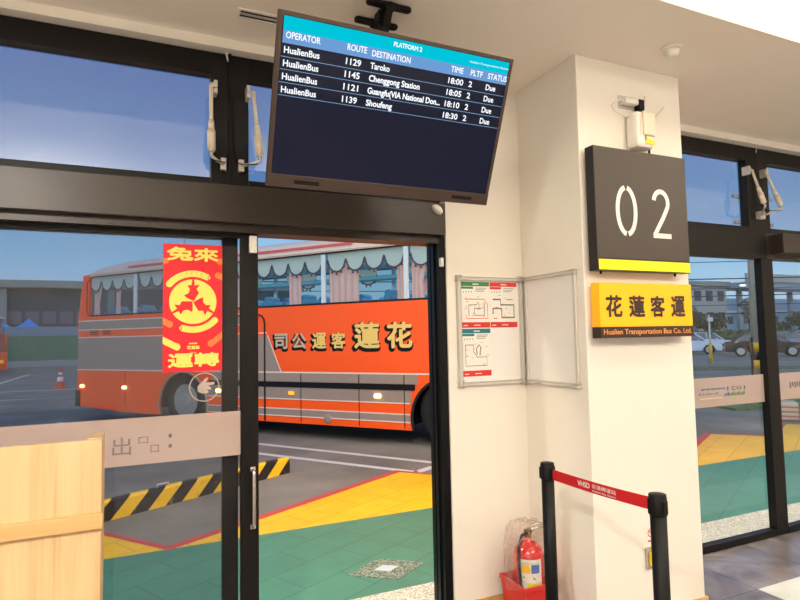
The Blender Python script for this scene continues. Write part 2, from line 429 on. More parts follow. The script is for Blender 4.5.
for wn, xx in ((w1, .36), (w3, 4.35)):
    mb = MB(); mb.tube([(xx+.01, .055, 2.93), (xx+.002, .045, 2.955), (xx-.004, .04, 2.985)], .004, 6); mb.build('cable_tie', WHITEP, wn)
mb = MB()   # seam cap between the two left transoms
mb.box((.372, .045, 2.3), (.384, .07, 2.97)); mb.build('seam_cap', BLACK2, w2)

# header beams (sliding door operator boxes)
mb = MB(); mb.box((-3, -.045, 2.105), (1.525, .13, 2.285), bev=.004); mb.box((-3, .0, 2.068), (1.5, .13, 2.105)); mb.box((-3, .055, 2.285), (1.547, .13, 2.302))
struct(mb.build('trim_3', BROWN))
mb = MB(); mb.box((3., .055, 2.095), (4.42, .13, 2.30)); struct(mb.build('trim_4', BLACK))
mb = MB(); mb.box((4.47, -.045, 2.135), (9, .1, 2.285), bev=.004); mb.box((4.42, .055, 2.095), (9, .13, 2.30)); struct(mb.build('trim_5', BROWN))
mb = MB(); mb.box((1.50, 0.012, 0), (1.547, .15, 2.105)); mb.box((1.49, .05, 0), (1.50, .08, 2.105)); mb.box((1.494, .1, 0), (1.50, .12, 2.105)); mb.box((1.595, .151, 0), (1.61, .3, 2.105)); struct(mb.build('trim_6', BLACK2))
mb = MB(); mb.box((-3, .06, -.02), (1.5, .2, .004)); struct(mb.build('trim_7', GREYM))

# door leaves on the left
def leaf(n, x0, x1, y, sw_l, sw_r, label):
    root = thing('door_%d' % n, None, None, ((x0+x1)/2, y, 0), kind='structure'); mb = MB()
    mb.box((x0, y-.02, .01), (x0+sw_l, y+.02, 2.068), bev=.003); mb.box((x1-sw_r, y-.02, .01), (x1, y+.02, 2.068), bev=.003)
    mb.box((x0+sw_l, y-.02, .01), (x1-sw_r, y+.02, .1), bev=.003); mb.box((x0+sw_l, y-.02, 2.05), (x1-sw_r, y+.02, 2.068), bev=.002)
    mb.build('door_frame', BLACK, root)
    mb = MB(); mb.face([(x0+sw_l, y, .1), (x1-sw_r, y, .1), (x1-sw_r, y, 2.05), (x0+sw_l, y, 2.05)]); mb.build('pane', PANE, root)
    return root
d1 = leaf(1, -.95, .513, .075, .084, .084, '')
d2 = leaf(2, -2.4, .425, .14, .08, .075, '')
mb = MB(); h0, h1 = .655, .925; hx = .484; hy = .02
mb.tube([(hx, .055, h0)]+[(hx, hy, h0+.005), (hx, hy, h0+.02), (hx, hy, h1-.02), (hx, hy, h1-.005)]+[(hx, .055, h1)], .0085, 10)
mb.box((hx-.012, .05, h0-.012), (hx+.012, .056, h0+.012)); mb.box((hx-.012, .05, h1-.012), (hx+.012, .056, h1+.012)); mb.build('door_handle', CHROME, d1)
mb = MB(); mb.box((.468, .03, 1.975), (.505, .056, 2.06), bev=.004); tag(mb.build('contact_sensor', WHITEP, d1), 'white door contact block')
mb = MB(); mb.face([(-.866, .069, .997), (.429, .069, .997), (.429, .069, 1.207), (-.866, .069, 1.207)]); fb = mb.build('frosted_band', FROST, d1)
INKG = film('grey_ink', (120,118,122), .7)
mb = MB()   # faint lettering printed on the outside of the band, seen from inside
mb.text('人', (-.235, .066, 1.045), height=.075, width=.06, m=INKG); mb.text('出', (-.125, .066, 1.045), height=.08, width=.075, m=INKG)
mb.text('口', (-.02, .066, 1.09), height=.03, width=.04, m=INKG); mb.text('口', (.03, .066, 1.045), height=.035, width=.035, m=INKG)
mb.text(':', (.105, .066, 1.06), height=.065, width=.016, m=INKG, bold=.01)
mb.build('band_lettering', INKG, d1)
# hand-signal roundel on the leaf
SKINW = film('white_film', (226,208,196), .5)
mb = MB(); cxr, czr = .262, 1.33
mb.strip([(cxr+.066*math.cos(a*PI/24), czr+.066*math.sin(a*PI/24)) for a in range(48)], .006, (0, .066, 0), th=0, m=SKINW, close=True)
mb.plate([[(cxr-.03, czr-.02), (cxr-.03, czr+.005), (cxr-.005, czr+.03), (cxr+.01, czr+.045), (cxr+.018, czr+.04), (cxr+.006, czr+.02), (cxr+.045, czr+.022), (cxr+.045, czr+.01), (cxr+.015, czr+.006), (cxr+.03, czr-.004), (cxr+.03, czr-.014), (cxr+.01, czr-.012), (cxr+.02, czr-.024), (cxr+.01, czr-.03), (cxr-.01, czr-.03)]], (0, .0655, 0), th=.0005, m=SKINW)
mb.build('hand_roundel', SKINW, d1)

# right bay: fixed glazing
def bay(n, x0, x1, l, r, y=YG):
    root = thing('window_%d' % n, None, None, ((x0+x1)/2, y, 0), kind='structure'); mb = MB()
    mb.box((x0, YF, 0), (x0+l, .12, 2.1), bev=.003); mb.box((x1-r, YF, 0), (x1, .12, 2.1), bev=.003); mb.box((x0+l, YF, 0), (x1-r, .12, .05), bev=.003)
    mb.build('window_frame', BLACK, root)
    mb = MB(); mb.face([(x0+l, y, .05), (x1-r, y, .05), (x1-r, y, 2.1), (x0+l, y, 2.1)]); mb.build('pane', PANE_R, root)
    mb = MB(); mb.face([(x0+l, y-.004, .997), (x1-r, y-.004, .997), (x1-r, y-.004, 1.207), (x0+l, y-.004, 1.207)]); mb.build('frosted_band', FROST, root)
    return root
w5 = bay(5, 3.1, 4.48, .08, .13); w6 = bay(6, 4.48, 9, .006, .08)
BLUEI = pm('blue_ink', (60,110,150), .6); GREENI = pm('green_ink', (90,130,60), .6)
mb = MB(); yy = YG-.006   # the printing faces outdoors, so it reads mirrored from inside
mb.text('1021', (4.13, yy, 1.105), X=(-1,0,0), height=.03, width=.20, m=INKG, bold=.01)
mb.text('두ᄃ', (3.85, yy, 1.11), X=(-1,0,0), height=.02, width=.2, m=BLUEI) if False else None
for k in range(9): mb.box((3.66+k*.028, yy-.001, 1.118+.004*(k % 2)), (3.68+k*.028, yy, 1.13), m=BLUEI)
for k in range(7): mb.box((3.63+k*.03, yy-.001, 1.085), (3.65+k*.03, yy, 1.098-.003*(k % 3)), m=INKG)
for k in range(12): mb.box((3.9+k*.019, yy-.001, 1.065+.005*(k % 2)), (3.912+k*.019, yy, 1.082+.006*((k*7) % 3)), m=GREENI if k > 2 else BLUEI)
for k in range(10): mb.box((3.64+k*.024, yy-.001, 1.055), (3.655+k*.024, yy, 1.062), m=CREAMP)
mb.build('band_lettering', INKG, w5)
mb = MB()
for k in range(5): mb.box((4.655+k*.03, yy-.001, 1.085+.01*(k % 2)), (4.675+k*.03, yy, 1.13), m=INKG)
mb.build('band_lettering', INKG, w6)

# ------------------------------------------------------------------ window actuators
def actuator(top, bot, brk, side, label):
    """electric chain opener: slim tube above, thicker motor barrel below, brackets at both ends"""
    t, b = Vector(top), Vector(bot); d = (b-t)
    root = thing('window_actuator', label, 'window opener', bot, 'window openers beside the mullions')
    mid = t+d*.58; mb = MB(); mb.cyl(t, mid, .0095, m=CREAMP); mb.build('ram', CREAMP, root)
    mb = MB(); mb.cyl(mid-d*.03, mid+d*.13, .0135, .0155, m=CREAMP); mb.cyl(mid+d*.13, b, .0195, .0195, m=CREAMP)
    mb.cyl(b-d*.02, b+d*.03, .0195, .013, m=CREAMP); mb.build('motor_barrel', CREAMP, root)
    mb = MB(); mb.box((t.x+side*.005-.01, t.y-.008, t.z-.01), (t.x+side*.03, t.y+.006, t.z+.012), bev=.002)
    mb.box((t.x+side*.022-.009, t.y, t.z-.035), (t.x+side*.022+.009, YF, t.z+.03), bev=.002); mb.build('bracket', GREYM, root)
    k = Vector(brk); mb = MB(); mb.tube([b+d.normalized()*.005, b+d.normalized()*.03, (k+b)/2+Vector((0,0,-.02)), k], .008, 8)
    mb.box((k.x-.013, k.y-.002, k.z-.03), (k.x+.013, YF, k.z+.03), bev=.002); mb.build('bracket', GREYM, root)
    mb = MB(); x = k.x; s2 = side
    mb.tube([(b.x, b.y, b.z-.01), (b.x+.01*s2, b.y+.01, b.z-.045), (x, b.y, b.z-.055), (x+.025*s2, .05, b.z-.03), (x+.035*s2, .05, b.z+.08), (x+.035*s2, .053, b.z+.3)], .0025, 6)
    mb.build('cable', DARKP, root)
actuator((.283, .0, 2.775), (.285, -.01, 2.455), (.345, .03, 2.405), 1, 'cream window opener arm on the pane left of the door mullion')
actuator((.483, .0, 2.775), (.512, -.01, 2.455), (.43, .03, 2.405), -1, 'cream window opener arm between door mullion and hanging screen')
actuator((4.215, -.0, 2.765), (4.255, -.05, 2.505), (4.33, .02, 2.43), -1, 'cream window opener arm nearest the pillar sign')
actuator((4.375, -.0, 2.765), (4.45, -.05, 2.505), (4.36, .02, 2.43), 1, 'rightmost cream window opener arm, right of the far mullion')

# small devices
mb = MB()
mb.lathe([(.0, -.02), (.02, -.018), (.032, -.006), (.036, .01), (.03, .018)], (0,0,0), 20)
for v in mb.bm.verts: v.co = Vector((v.co.x*1.0, v.co.z*1.0-.0, v.co.y*.62))
R = Matrix.Rotation(math.radians(38), 3, 'Y')
for v in mb.bm.verts: v.co = R@v.co+Vector((1.47, -.058, 2.245))
ms = mb.build('motion_sensor', WHITEP, smooth=True); tag(ms, 'small white tilted motion sensor on the dark door header', 'sensor')
mb = MB(); mb.box((1.505, -.012, 1.935), (1.525, .012, 1.985), bev=.003); tag(mb.build('door_contact', WHITEP), 'tiny white contact block on the black door jamb', 'sensor')
root = thing('smoke_detector', 'white dome smoke detector on the ceiling above the pillar sign', 'smoke detector', (2.49, -.76, ZC))
mb = MB(); mb.lathe([(.052, 0), (.052, -.008), (.047, -.012)], (2.49, -.76, ZC), 28); mb.build('base_plate', WHITEP, root)
mb = MB(); mb.lathe([(.042, -.012), (.040, -.026), (.032, -.042), (.018, -.051), (.004, -.053)], (2.49, -.76, ZC), 28); mb.build('dome', WHITEP, root)
root = thing('air_vent', 'slim linear air vent in the ceiling behind the hanging screen', 'vent', (.56, -.25, ZC))
mb = MB()
for a in ((.37, -.295, .75, -.283), (.37, -.227, .75, -.215), (.37, -.283, .382, -.227), (.738, -.283, .75, -.227)): mb.box((a[0], a[1], ZC-.006), (a[2], a[3], ZC+.002))
mb.build('vent_frame', WHITEP, root)
mb = MB(); mb.box((.382, -.283, ZC-.001), (.738, -.227, ZC+.001)); mb.build('backing', DARKP, root)
mb = MB(); mb.box((.382, -.262, ZC-.005), (.738, -.248, ZC-.002)); mb.build('vent_slat', GREYM, root)

# ------------------------------------------------------------------ hanging screen
XW, TH = .971, .606
TO = Vector((.418, -.9, 2.688)); TX = Vector((1,0,0)); TD = Vector((0, .24, -.558)).normalized(); TN = TX.cross(-TD)   # TN faces the viewer
root = thing('departure_screen', 'tilted flat departure screen listing four bus routes, hanging from ceiling', 'screen', tuple(TO+TX*XW/2+TD*TH))
def tv(u, v, n=0.): return TO+TX*u+TD*v+TN*n
def tvbox(mb, u0, v0, u1, v1, n0, n1, m=None, bev=0.):
    B = Matrix(((TX.x, -TD.x, TN.x, 0), (TX.y, -TD.y, TN.y, 0), (TX.z, -TD.z, TN.z, 0), (0,0,0,1))); B.translation = TO
    mb.box((u0, -v1, n0), (u1, -v0, n1), m=m, bev=bev, mat=B)
BEZ = pm('bronze_bezel', (78,64,56), .35, .4, .05)
mb = MB(); tvbox(mb, 0, 0, XW, TH, -.02, -.004, bev=.003); tvbox(mb, .1, .08, XW-.1, TH-.06, -.055, -.02, bev=.01); mb.build('casing', BEZ, root)
mb = MB(); e = .012
for a in ((0, 0, XW, e), (0, e, e, TH-.045), (XW-e, e, XW, TH-.045)): tvbox(mb, *a, -.004, .004, bev=.001)
mb.build('bezel', BEZ, root)
mb = MB(); tvbox(mb, 0, TH-.045, XW, TH, -.004, .005, bev=.002); ch = mb.build('chin', BEZ, root)
for u_ in (.1, .79): mb = MB(); tvbox(mb, u_, TH-.03, u_+.1, TH-.015, .005, .006); mb.build('speaker_grille', DARKP, ch)
def emis(name, rgb, s=1.):
    t = NT(name); nz = t.n('ShaderNodeTexNoise', Scale=5.); t.l(t.coord(), nz.inputs[0]); em = t.n('ShaderNodeEmission', Strength=s)
    c = srgb(rgb); t.l(t.mix(nz.outputs[0], tuple(x*.95 for x in c[:3])+(1,), c), em.inputs[0]); t.l(em.outputs[0], t.out.inputs[0]); return t.m
E_CY, E_BL, E_WH, E_LN = emis('cyan_glow', (0,200,222)), emis('blue_glow', (112,160,216)), emis('white_glow', (245,250,255), 1.15), emis('line_glow', (130,170,205))
SCR = pm('screen_black', (8,10,22), .14, 0., 0., emit=(18,22,42), es=.9); SCR.node_tree.nodes['Principled BSDF'].inputs['Specular IOR Level'].default_value = .25
mb = MB(); tvbox(mb, e, e, XW-e, TH-.045, -.004, .0005); mb.build('screen', SCR, root)
mb = MB(); mb.face([tv(.018, .014, .0012), tv(.018, .06, .0012), tv(XW-.014, .06, .0012), tv(XW-.014, .014, .0012)]); tag(mb.build('title_bar', E_CY, root), 'cyan title bar of the screen')
mb = MB(); mb.face([tv(.018, .06, .0012), tv(.018, .102, .0012), tv(XW-.014, .102, .0012), tv(XW-.014, .06, .0012)]); tag(mb.build('heading_bar', E_BL, root), 'pale blue column heading bar of the screen')
for v in (.147, .189, .233, .277):
    mb = MB(); mb.face([tv(.016, v-.001, .0013), tv(.016, v+.001, .0013), tv(XW-.014, v+.001, .0013), tv(XW-.014, v-.001, .0013)]); mb.build('row_line', E_LN, root)
def tt(nm, s, u, v, w_, b=.035, size=None): mb = MB(); mb.text(s, tv(u, v, .0016), TX, -TD, width=w_, size=size or .031, th=.0003, heavy=b); mb.build(nm, E_WH, root)
tt('title_lettering', 'PLATFORM 2', .437, .041, .118, size=.023); tt('title_lettering', 'Hualien Transportation Station', .772, .043, .185, size=.011, b=0)
for s, u, w_ in (('OPERATOR', .029, .125), ('ROUTE', .257, .076), ('DESTINATION', .355, .158), ('TIME', .693, .056), ('PLTF', .784, .056), ('STATUS', .866, .092)): tt('heading_lettering', s, u, .090 if u > .3 else .085, w_, b=.025)
for i, (r, dst, dw, tm) in enumerate((('1129', 'Taroko', .078, '18:00'), ('1145', 'Chenggong Station', .213, '18:05'), ('1121', 'Guangfu(VIA National Don...', .312, '18:10'), ('1139', 'Shoufeng', .107, '18:30'))):
    v = .134+i*.0445
    for s, u, w_ in (('HualienBus', .026, .129), (r, .257, .058), (dst, .354, dw), (tm, .689, .067), ('2', .783, .015), ('Due', .865, .046)): tt('row_lettering', s, u, v, w_)

# its ceiling bracket
root = thing('ceiling_bracket', 'black four-armed ceiling bracket holding the hanging screen', 'bracket', (.965, -.5, ZC))
cx, cy = .975, -.5
for ay in (-.42, -.572):   # two parallel ceiling bars, each pierced by a slot near both ends
    mb = MB(); hx_ = .105
    lp = [(-hx_, -.010), (-hx_+.012, -.019), (-.035, -.019), (0, -.026), (.035, -.019), (hx_-.012, -.019), (hx_, -.010), (hx_, .010), (hx_-.012, .019), (.035, .019), (0, .026), (-.035, .019), (-hx_+.012, .019), (-hx_, .010)]
    hole = lambda q: [(q-.018, -.005), (q-.018, .005), (q+.018, .005), (q+.018, -.005)]
    mb.plate([lp, hole(-.075), hole(.075)], (cx, ay, ZC-.012), (1,0,0), (0,1,0), .014); mb.build('bar', DARKP, root)
mb = MB(); mb.box((cx-.026, -.59, ZC-.03), (cx+.026, -.40, ZC-.012), bev=.004)
mb.plate([[(-.585, ZC-.03), (-.405, ZC-.03), (-.47, ZC-.11), (-.53, ZC-.11)]], (cx, 0, 0), (0,1,0), (0,0,1), .03); mb.build('cross_web', DARKP, root)
mb = MB(); mb.box((cx-.03, cy-.03, ZC-.06), (cx+.03, cy+.03, ZC-.004), bev=.006)
pe = tv(XW/2, .12, -.06)
mb.cyl((cx, cy, ZC-.06), (cx-.01, cy-.03, ZC-.13), .024, .02)
mb.build('swivel_head', DARKP, root)
mb = MB(); mb.box((cx-.035, cy-.055, 2.6), (cx+.0, cy-.02, ZC-.10), bev=.003); mb.build('pole', DARKP, root)
mb = MB(); mb.plate([[(-.14, -.12), (.14, -.12), (.14, .12), (-.14, .12)]], tuple(tv(XW/2, .3, -.058)), TX, -TD, .006)
mb.cyl((cx-.017, cy-.04, 2.62), tuple(tv(XW/2, .22, -.055)), .018); mb.build('mounting_plate', DARKP, root)

# ------------------------------------------------------------------ pillar signs
SB = pm('charcoal_sign_face', (72,62,54), .45, .15, .05); SBS = pm('black_sign_side', (34,28,26), .4)
SY = pm('yellow_band', (240,226,10), .5, emit=(240,222,0), es=.12, var=.02); SW = pm('sign_white', (240,236,222), .5, emit=(255,250,235), es=.1, var=.01)
YS = -.605
root = thing('platform_sign', 'dark square pillar sign with white 02 and a yellow band', 'sign', (2.397, -.57, 1.865))
mb = MB(); mb.box((2.078, YS, 1.865), (2.738, -.545, 2.508), bev=.003); mb.build('sign_box', SBS, root)
mb = MB(); mb.box((2.081, YS-.002, 1.93), (2.735, YS, 2.505)); mb.build('sign_face', SB, root)
mb = MB(); mb.box((2.086, YS-.003, 1.869), (2.735, YS-.0005, 1.922)); tag(mb.build('yellow_band', SY, root), 'yellow band along the foot of the sign')
mb = MB()
def arc(cx_, cz_, rx, rz, a0, a1, n=22): return [(cx_+rx*math.cos(math.radians(a0+(a1-a0)*i/n)), cz_+rz*math.sin(math.radians(a0+(a1-a0)*i/n))) for i in range(n+1)]
ZT, ZB_, hw = 2.315, 2.05, .026
c0 = (2.287, (ZT+ZB_)/2-.002); 
for a0, a1 in ((97, 263), (-83, 83)): mb.strip(arc(c0[0], c0[1], .062, .122, a0, a1), hw, (0, YS-.0025, 0), th=.001)
mb.strip(arc(2.535, 2.242, .052, .060, 170, -18)+[(2.572, 2.20), (2.545, 2.155), (2.482, 2.066)], hw, (0, YS-.0025, 0), th=.001)
mb.strip([(2.470, 2.061), (2.603, 2.061)], hw, (0, YS-.0025, 0), th=.001)
mb.build('lettering', SW, root)
for sx_ in (2.13, 2.66): mb = MB(); mb.cyl((sx_, -.57, 1.85), (sx_, -.57, 1.868), .006); mb.build('screw', DARKP, root)
mb = MB(); mb.box((2.2, -.55, 1.95), (2.6, -.52, 2.4)); mb.build('wall_mount', DARKP, root)

YO = pm('amber_sign', (255,184,8), .45, emit=(255,170,0), es=.22, var=.02); BRN = pm('brown_sign', (54,34,26), .5)
root = thing('operator_sign', 'amber pillar sign with bus company name in brown characters', 'sign', (2.39, -.57, 1.525))
mb = MB(); mb.box((2.082, YS, 1.578), (2.738, -.545, 1.803), bev=.003); mb.build('sign_box', YO, root)
mb = MB(); mb.box((2.082, YS, 1.522), (2.738, -.545, 1.578), bev=.002); tag(mb.build('lower_strip', BRN, root), 'dark brown strip below the amber panel')
mb = MB()
for s, x0, x1 in (('花', 2.122, 2.226), ('蓮', 2.278, 2.382), ('客', 2.428, 2.526), ('運', 2.578, 2.678)): mb.text(s, (x0, YS-.001, 1.63), width=x1-x0, height=.106, heavy=.035, th=.001)
mb.build('lettering', BRN, root)
mb = MB(); mb.text('Hualien Transportation Bus Co. Ltd.', (2.1, YS-.001, 1.54), width=.622, size=.038, th=.001, heavy=.015); mb.build('strip_lettering', pm('orange_ink', (240,160,90), .5), root)
mb = MB(); mb.box((2.2, -.55, 1.6), (2.6, -.52, 1.75)); mb.build('wall_mount', DARKP, root)

# wall repeater above the sign
root = thing('wall_repeater', 'white wall box with yellow sticker and two thin aerials above the 02 sign', 'router', (2.445, -.555, 2.52))
mb = MB(); mb.box((2.385, -.61, 2.535), (2.515, -.53, 2.735), bev=.02); mb.build('housing', WHITEP, root)
mb = MB(); mb.box((2.425, -.622, 2.60), (2.512, -.606, 2.73), bev=.008); mb.box((2.41, -.614, 2.60), (2.416, -.609, 2.71)); mb.build('front_cover', CREAMP, root)
mb = MB(); mb.plate([[(2.44, 2.56), (2.505, 2.553), (2.508, 2.572), (2.47, 2.585), (2.44, 2.598)]], (0, -.613, 0), th=.002, m=pm('yellow_sticker', (236,222,30), .5))
mb.box((2.44, -.6145, 2.575), (2.447, -.6135, 2.6), m=pm('green_sticker', (60,120,60), .5)); mb.build('sticker', None, root)
for a, b in (((2.49, -.56, 2.72), (2.515, -.555, 2.85)), ((2.51, -.56, 2.67), (2.655, -.555, 2.805))):
    mb = MB(); mb.tube([a, b], .0036, 6); mb.build('aerial', CREAMP, root)
mb = MB(); mb.cyl((2.5, -.58, 2.54), (2.5, -.58, 2.505), .006); mb.build('cable_stub', DARKP, root)
root = thing('power_socket', 'small grey wall socket with white plug and adapter above the white wall box', 'socket', (2.4, -.53, 2.75))
mb = MB(); mb.box((2.345, -.532, 2.77), (2.46, -.524, 2.84), bev=.002); mb.build('face_plate', GREYM, root)
mb = MB(); mb.box((2.35, -.575, 2.782), (2.45, -.532, 2.815), bev=.008); mb.build('plug', WHITEP, root)
mb = MB(); mb.box((2.455, -.57, 2.762), (2.495, -.53, 2.82), bev=.005); mb.build('adapter', DARKP, root)
mb = MB(); mb.tube([(2.35, -.56, 2.8), (2.31, -.55, 2.795), (2.285, -.54, 2.77), (2.30, -.54, 2.74), (2.35, -.55, 2.72), (2.39, -.56, 2.71)], .003, 6); mb.build('cord', WHITEP, root)

# yellow call box low on the pillar
root = thing('call_box', 'small grey switch plate with yellow button low on the pillar', 'switch', (2.445, -.53, .31))
mb = MB(); mb.box((2.392, -.534, .315), (2.49, -.524, .425), bev=.002); mb.build('face_plate', pm('grey_plate', (170,165,150), .5), root)
mb = MB(); mb.box((2.405, -.556, .335), (2.475, -.534, .408), bev=.008); tag(mb.build('button', pm('yellow_plastic', (245,200,20), .4), root), 'yellow button')
root = thing('notice_sticker', 'small white paper sticker with red circle above the yellow button', 'sticker', (2.45, -.526, .435))
mb = MB(); mb.box((2.395, -.5255, .435), (2.50, -.524, .53), m=WHITEP); mb.build('paper', None, root)
mb = MB(); RED = pm('red_ink', (205,40,45), .5); mb.strip([(2.44+.02*math.cos(a*PI/10), .495+.02*math.sin(a*PI/10)) for a in range(20)], .005, (0, -.5258, 0), th=0, m=RED, close=True); mb.strip([(2.425, .51), (2.455, .48)], .005, (0, -.526, 0), th=0, m=RED)
mb.strip([(2.415, .455), (2.48, .455)], .008, (0, -.526, 0), th=0, m=RED); mb.build('mark', None, root)

# ------------------------------------------------------------------ notice boards
BOARDW = pm('board_white', (236,232,226), .35, var=.01)
def board(p0, X, wd, z0, z1, N, label):
    """p0: left end on the wall; X along the wall; N out of the wall"""
    X = Vector(X); N = Vector(N); p0 = Vector(p0); c = p0+X*wd/2
    root = thing('notice_board', label, 'notice board', (c.x, c.y, z0)); H = z1-z0
    B = Matrix(((X.x, N.x, 0, p0.x), (X.y, N.y, 0, p0.y), (0, 0, 1, z0), (0,0,0,1)))
    mb = MB(); f = .02
    mb.box((.004, 0, .004), (wd-.004, .009, H-.004), mat=B); mb.build('board', BOARDW, root)
    mb = MB()
    mb.box((f*.8, 0, 0), (wd-f*.8, .02, f), bev=.006, mat=B); mb.box((f*.8, 0, H-f), (wd-f*.8, .02, H), bev=.006, mat=B)
    mb.box((0, 0, f*.8), (f, .02, H-f*.8), bev=.006, mat=B); mb.box((wd-f, 0, f*.8), (wd, .02, H-f*.8), bev=.006, mat=B)
    mb.build('board_frame', GREYM, root)
    for a, b in ((0, 0), (wd-f, 0), (0, H-f), (wd-f, H-f)):
        mb = MB(); mb.box((a-.001, 0, b-.001), (a+f+.001, .022, b+f+.001), bev=.009, mat=B); mb.build('corner_cap', GREYM, root)
    return root, B
board((1.602, 0, 0), (1,0,0), .438, 1.268, 1.882, (0,-1,0), 'aluminium framed notice board holding route maps beside the door')
board((2.061, -.035, 0), (0,-1,0), .437, 1.268, 1.882, (-1,0,0), 'empty aluminium framed notice board on the side of the pillar')
PAPER = pm('map_paper', (238,234,226), .5, var=.01); INK = pm('dark_ink', (110,100,84), .6); REDH = pm('red_print', (216,48,42), .5); GREENH = pm('green_print', (58,128,70), .5); TEALH = pm('teal_print', (20,120,130), .5); ORI = pm('orange_print', (226,120,90), .6)
def sheet(x0, z0, wd, h, head, route, label, small):
    root = thing('route_map', label, 'poster', (x0+wd/2, -.0105, z0), 'route maps pinned in the notice board')
    y = -.0100; mb = MB(); mb.box((x0, y, z0), (x0+wd, y+.0008, z0+h)); mb.build('paper', PAPER, root)
    mb = MB(); mb.box((x0, y-.0004, z0+h*.905), (x0+wd, y, z0+h)); mb.box((x0, y-.0004, z0+h*.845), (x0+wd*.42, y, z0+h*.895), m=None); mb.build('heading_block', head, root)
    mb = MB(); mb.box((x0, y-.0004, z0), (x0+wd, y, z0+h*.12)); mb.build('footer_block', REDH, root)
    mb = MB(); O = (x0, y-.0006, z0)
    for i, pl in enumerate(route): mb.strip([(a*wd, b*h) for a, b in pl[1]], pl[2], O, th=.0001, m=pl[0])
    for k in range(4): mb.strip([((.08+.09*k)*wd, h*.80), ((.08+.09*k)*wd, h*.765)], .004, O, th=.0001, m=INK)
    for k in range(3): mb.strip([(.5*wd, h*(.865-.035*k)), ((.9-.05*k)*wd, h*(.865-.035*k))], .003, O, th=.0001, m=INK)
    for k in range(small):
        a, b = random.uniform(.08, .9), random.uniform(.18, .72); mb.strip([(a*wd, b*h), ((a+.07)*wd, b*h)], .003, O, th=.0002, m=random.choice((INK, ORI)))
    mb.strip([(.05*wd, h*.05), (.2*wd, h*.05)], .005, O, th=.0002, m=PAPER); mb.strip([(.42*wd, h*.055), (.65*wd, h*.055)], .005, O, th=.0002, m=PAPER)
    mb.strip([(.4*wd, h*.95), (.62*wd, h*.95)], .006, O, th=.0002, m=PAPER)
    mb.build('route_drawing', INK, root)
sheet(1.632, 1.592, .186, .262, GREENH, [(ORI, [(.12,.62),(.8,.62),(.92,.5),(.92,.2),(.15,.2),(.15,.28)], .005), (INK, [(.25,.25),(.25,.5),(.55,.5)], .004), (INK, [(.8,.55),(.8,.27),(.45,.27),(.45,.42),(.7,.42)], .005)], 'green-headed route map in upper left of the notice board', 16)
sheet(1.822, 1.592, .186, .262, REDH, [(INK, [(.1,.62),(.38,.62),(.38,.5),(.88,.5),(.88,.22),(.42,.22),(.42,.42),(.1,.42),(.1,.3)], .009), (ORI, [(.6,.62),(.85,.62)], .006), (ORI, [(.12,.2),(.25,.2)], .006)], 'red-headed route map in upper right of the notice board', 8)
sheet(1.632, 1.318, .186, .268, TEALH, [(INK, [(.1,.66),(.1,.22),(.85,.22),(.85,.4),(.5,.4),(.38,.52),(.38,.66),(.1,.66)], .004), (INK, [(.5,.45),(.48,.58),(.58,.66),(.64,.6),(.6,.45)], .006)], 'teal-headed route map in lower left of the notice board', 10)

# ------------------------------------------------------------------ barrier posts
def post(x, y, label):
    root = thing('barrier_post', label, 'barrier post', (x, y, 0), 'belt barrier posts'); c = (x, y, 0)
    mb = MB(); mb.lathe([(.17, 0), (.17, .012), (.16, .02), (.06, .035), (.035, .05)], c, 36); mb.build('base', DARKP, root)
    mb = MB(); mb.lathe([(.029, .05), (.029, .88)], c, 28); mb.build('pole', DARKP, root)
    mb = MB(); mb.lathe([(.031, .875), (.0325, .88), (.0325, .94), (.031, .943), (.0315, .948), (.030, .951), (.004, .952)], c, 28)
    for a in (0, PI/2, PI, 3*PI/2): mb.box((x+.028, y-.011, .885), (x+.037, y+.011, .932), bev=.002, rz=a, piv=(x, y, .9))
    mb.build('belt_head', DARKP, root)
    return root
post(1.718, -.61, 'black belt barrier post beside the fire extinguisher')
post(1.737, -1.22, 'black belt barrier post in front of the pillar, nearest the viewer')
root = thing('barrier_belt', 'red retractable belt with white print stretched between the black posts', 'belt', (1.715, -.915, .87))
mb = MB(); n = 20; P0 = Vector((1.718, -.648, .928)); P1 = Vector((1.737, -1.182, .932)); hb = .048; lo = []; hi = []
for i in range(n+1):
    t = i/n; q = P0.lerp(P1, t); q.z -= .005*math.sin(PI*t)
    hi.append(q.copy()); lo.append(q-Vector((0,0,hb)))
for i in range(n): mb.face([lo[i], lo[i+1], hi[i+1], hi[i]])
mb.build('webbing', pm('red_webbing', (205,16,24), .6, var=.05, scale=200), root)
mb = MB(); X = (P1-P0).normalized(); N = Vector((-1,0,0))
def bp(t, dz): q = P0.lerp(P1, t); q.z -= .005*math.sin(PI*t)+dz; return q+N*.0015
mb.text('VHSD', bp(.30, .033), X, (0,0,1), width=.07, height=.022, heavy=.03, th=.0005)
mb.text('花蓮轉運站', bp(.455, .028), X, (0,0,1), width=.13, height=.018, th=.0005)
mb.text('Hualien Bus Station', bp(.46, .041), X, (0,0,1), width=.125, height=.008, th=.0005)
mb.build('lettering', WHITEP, root)

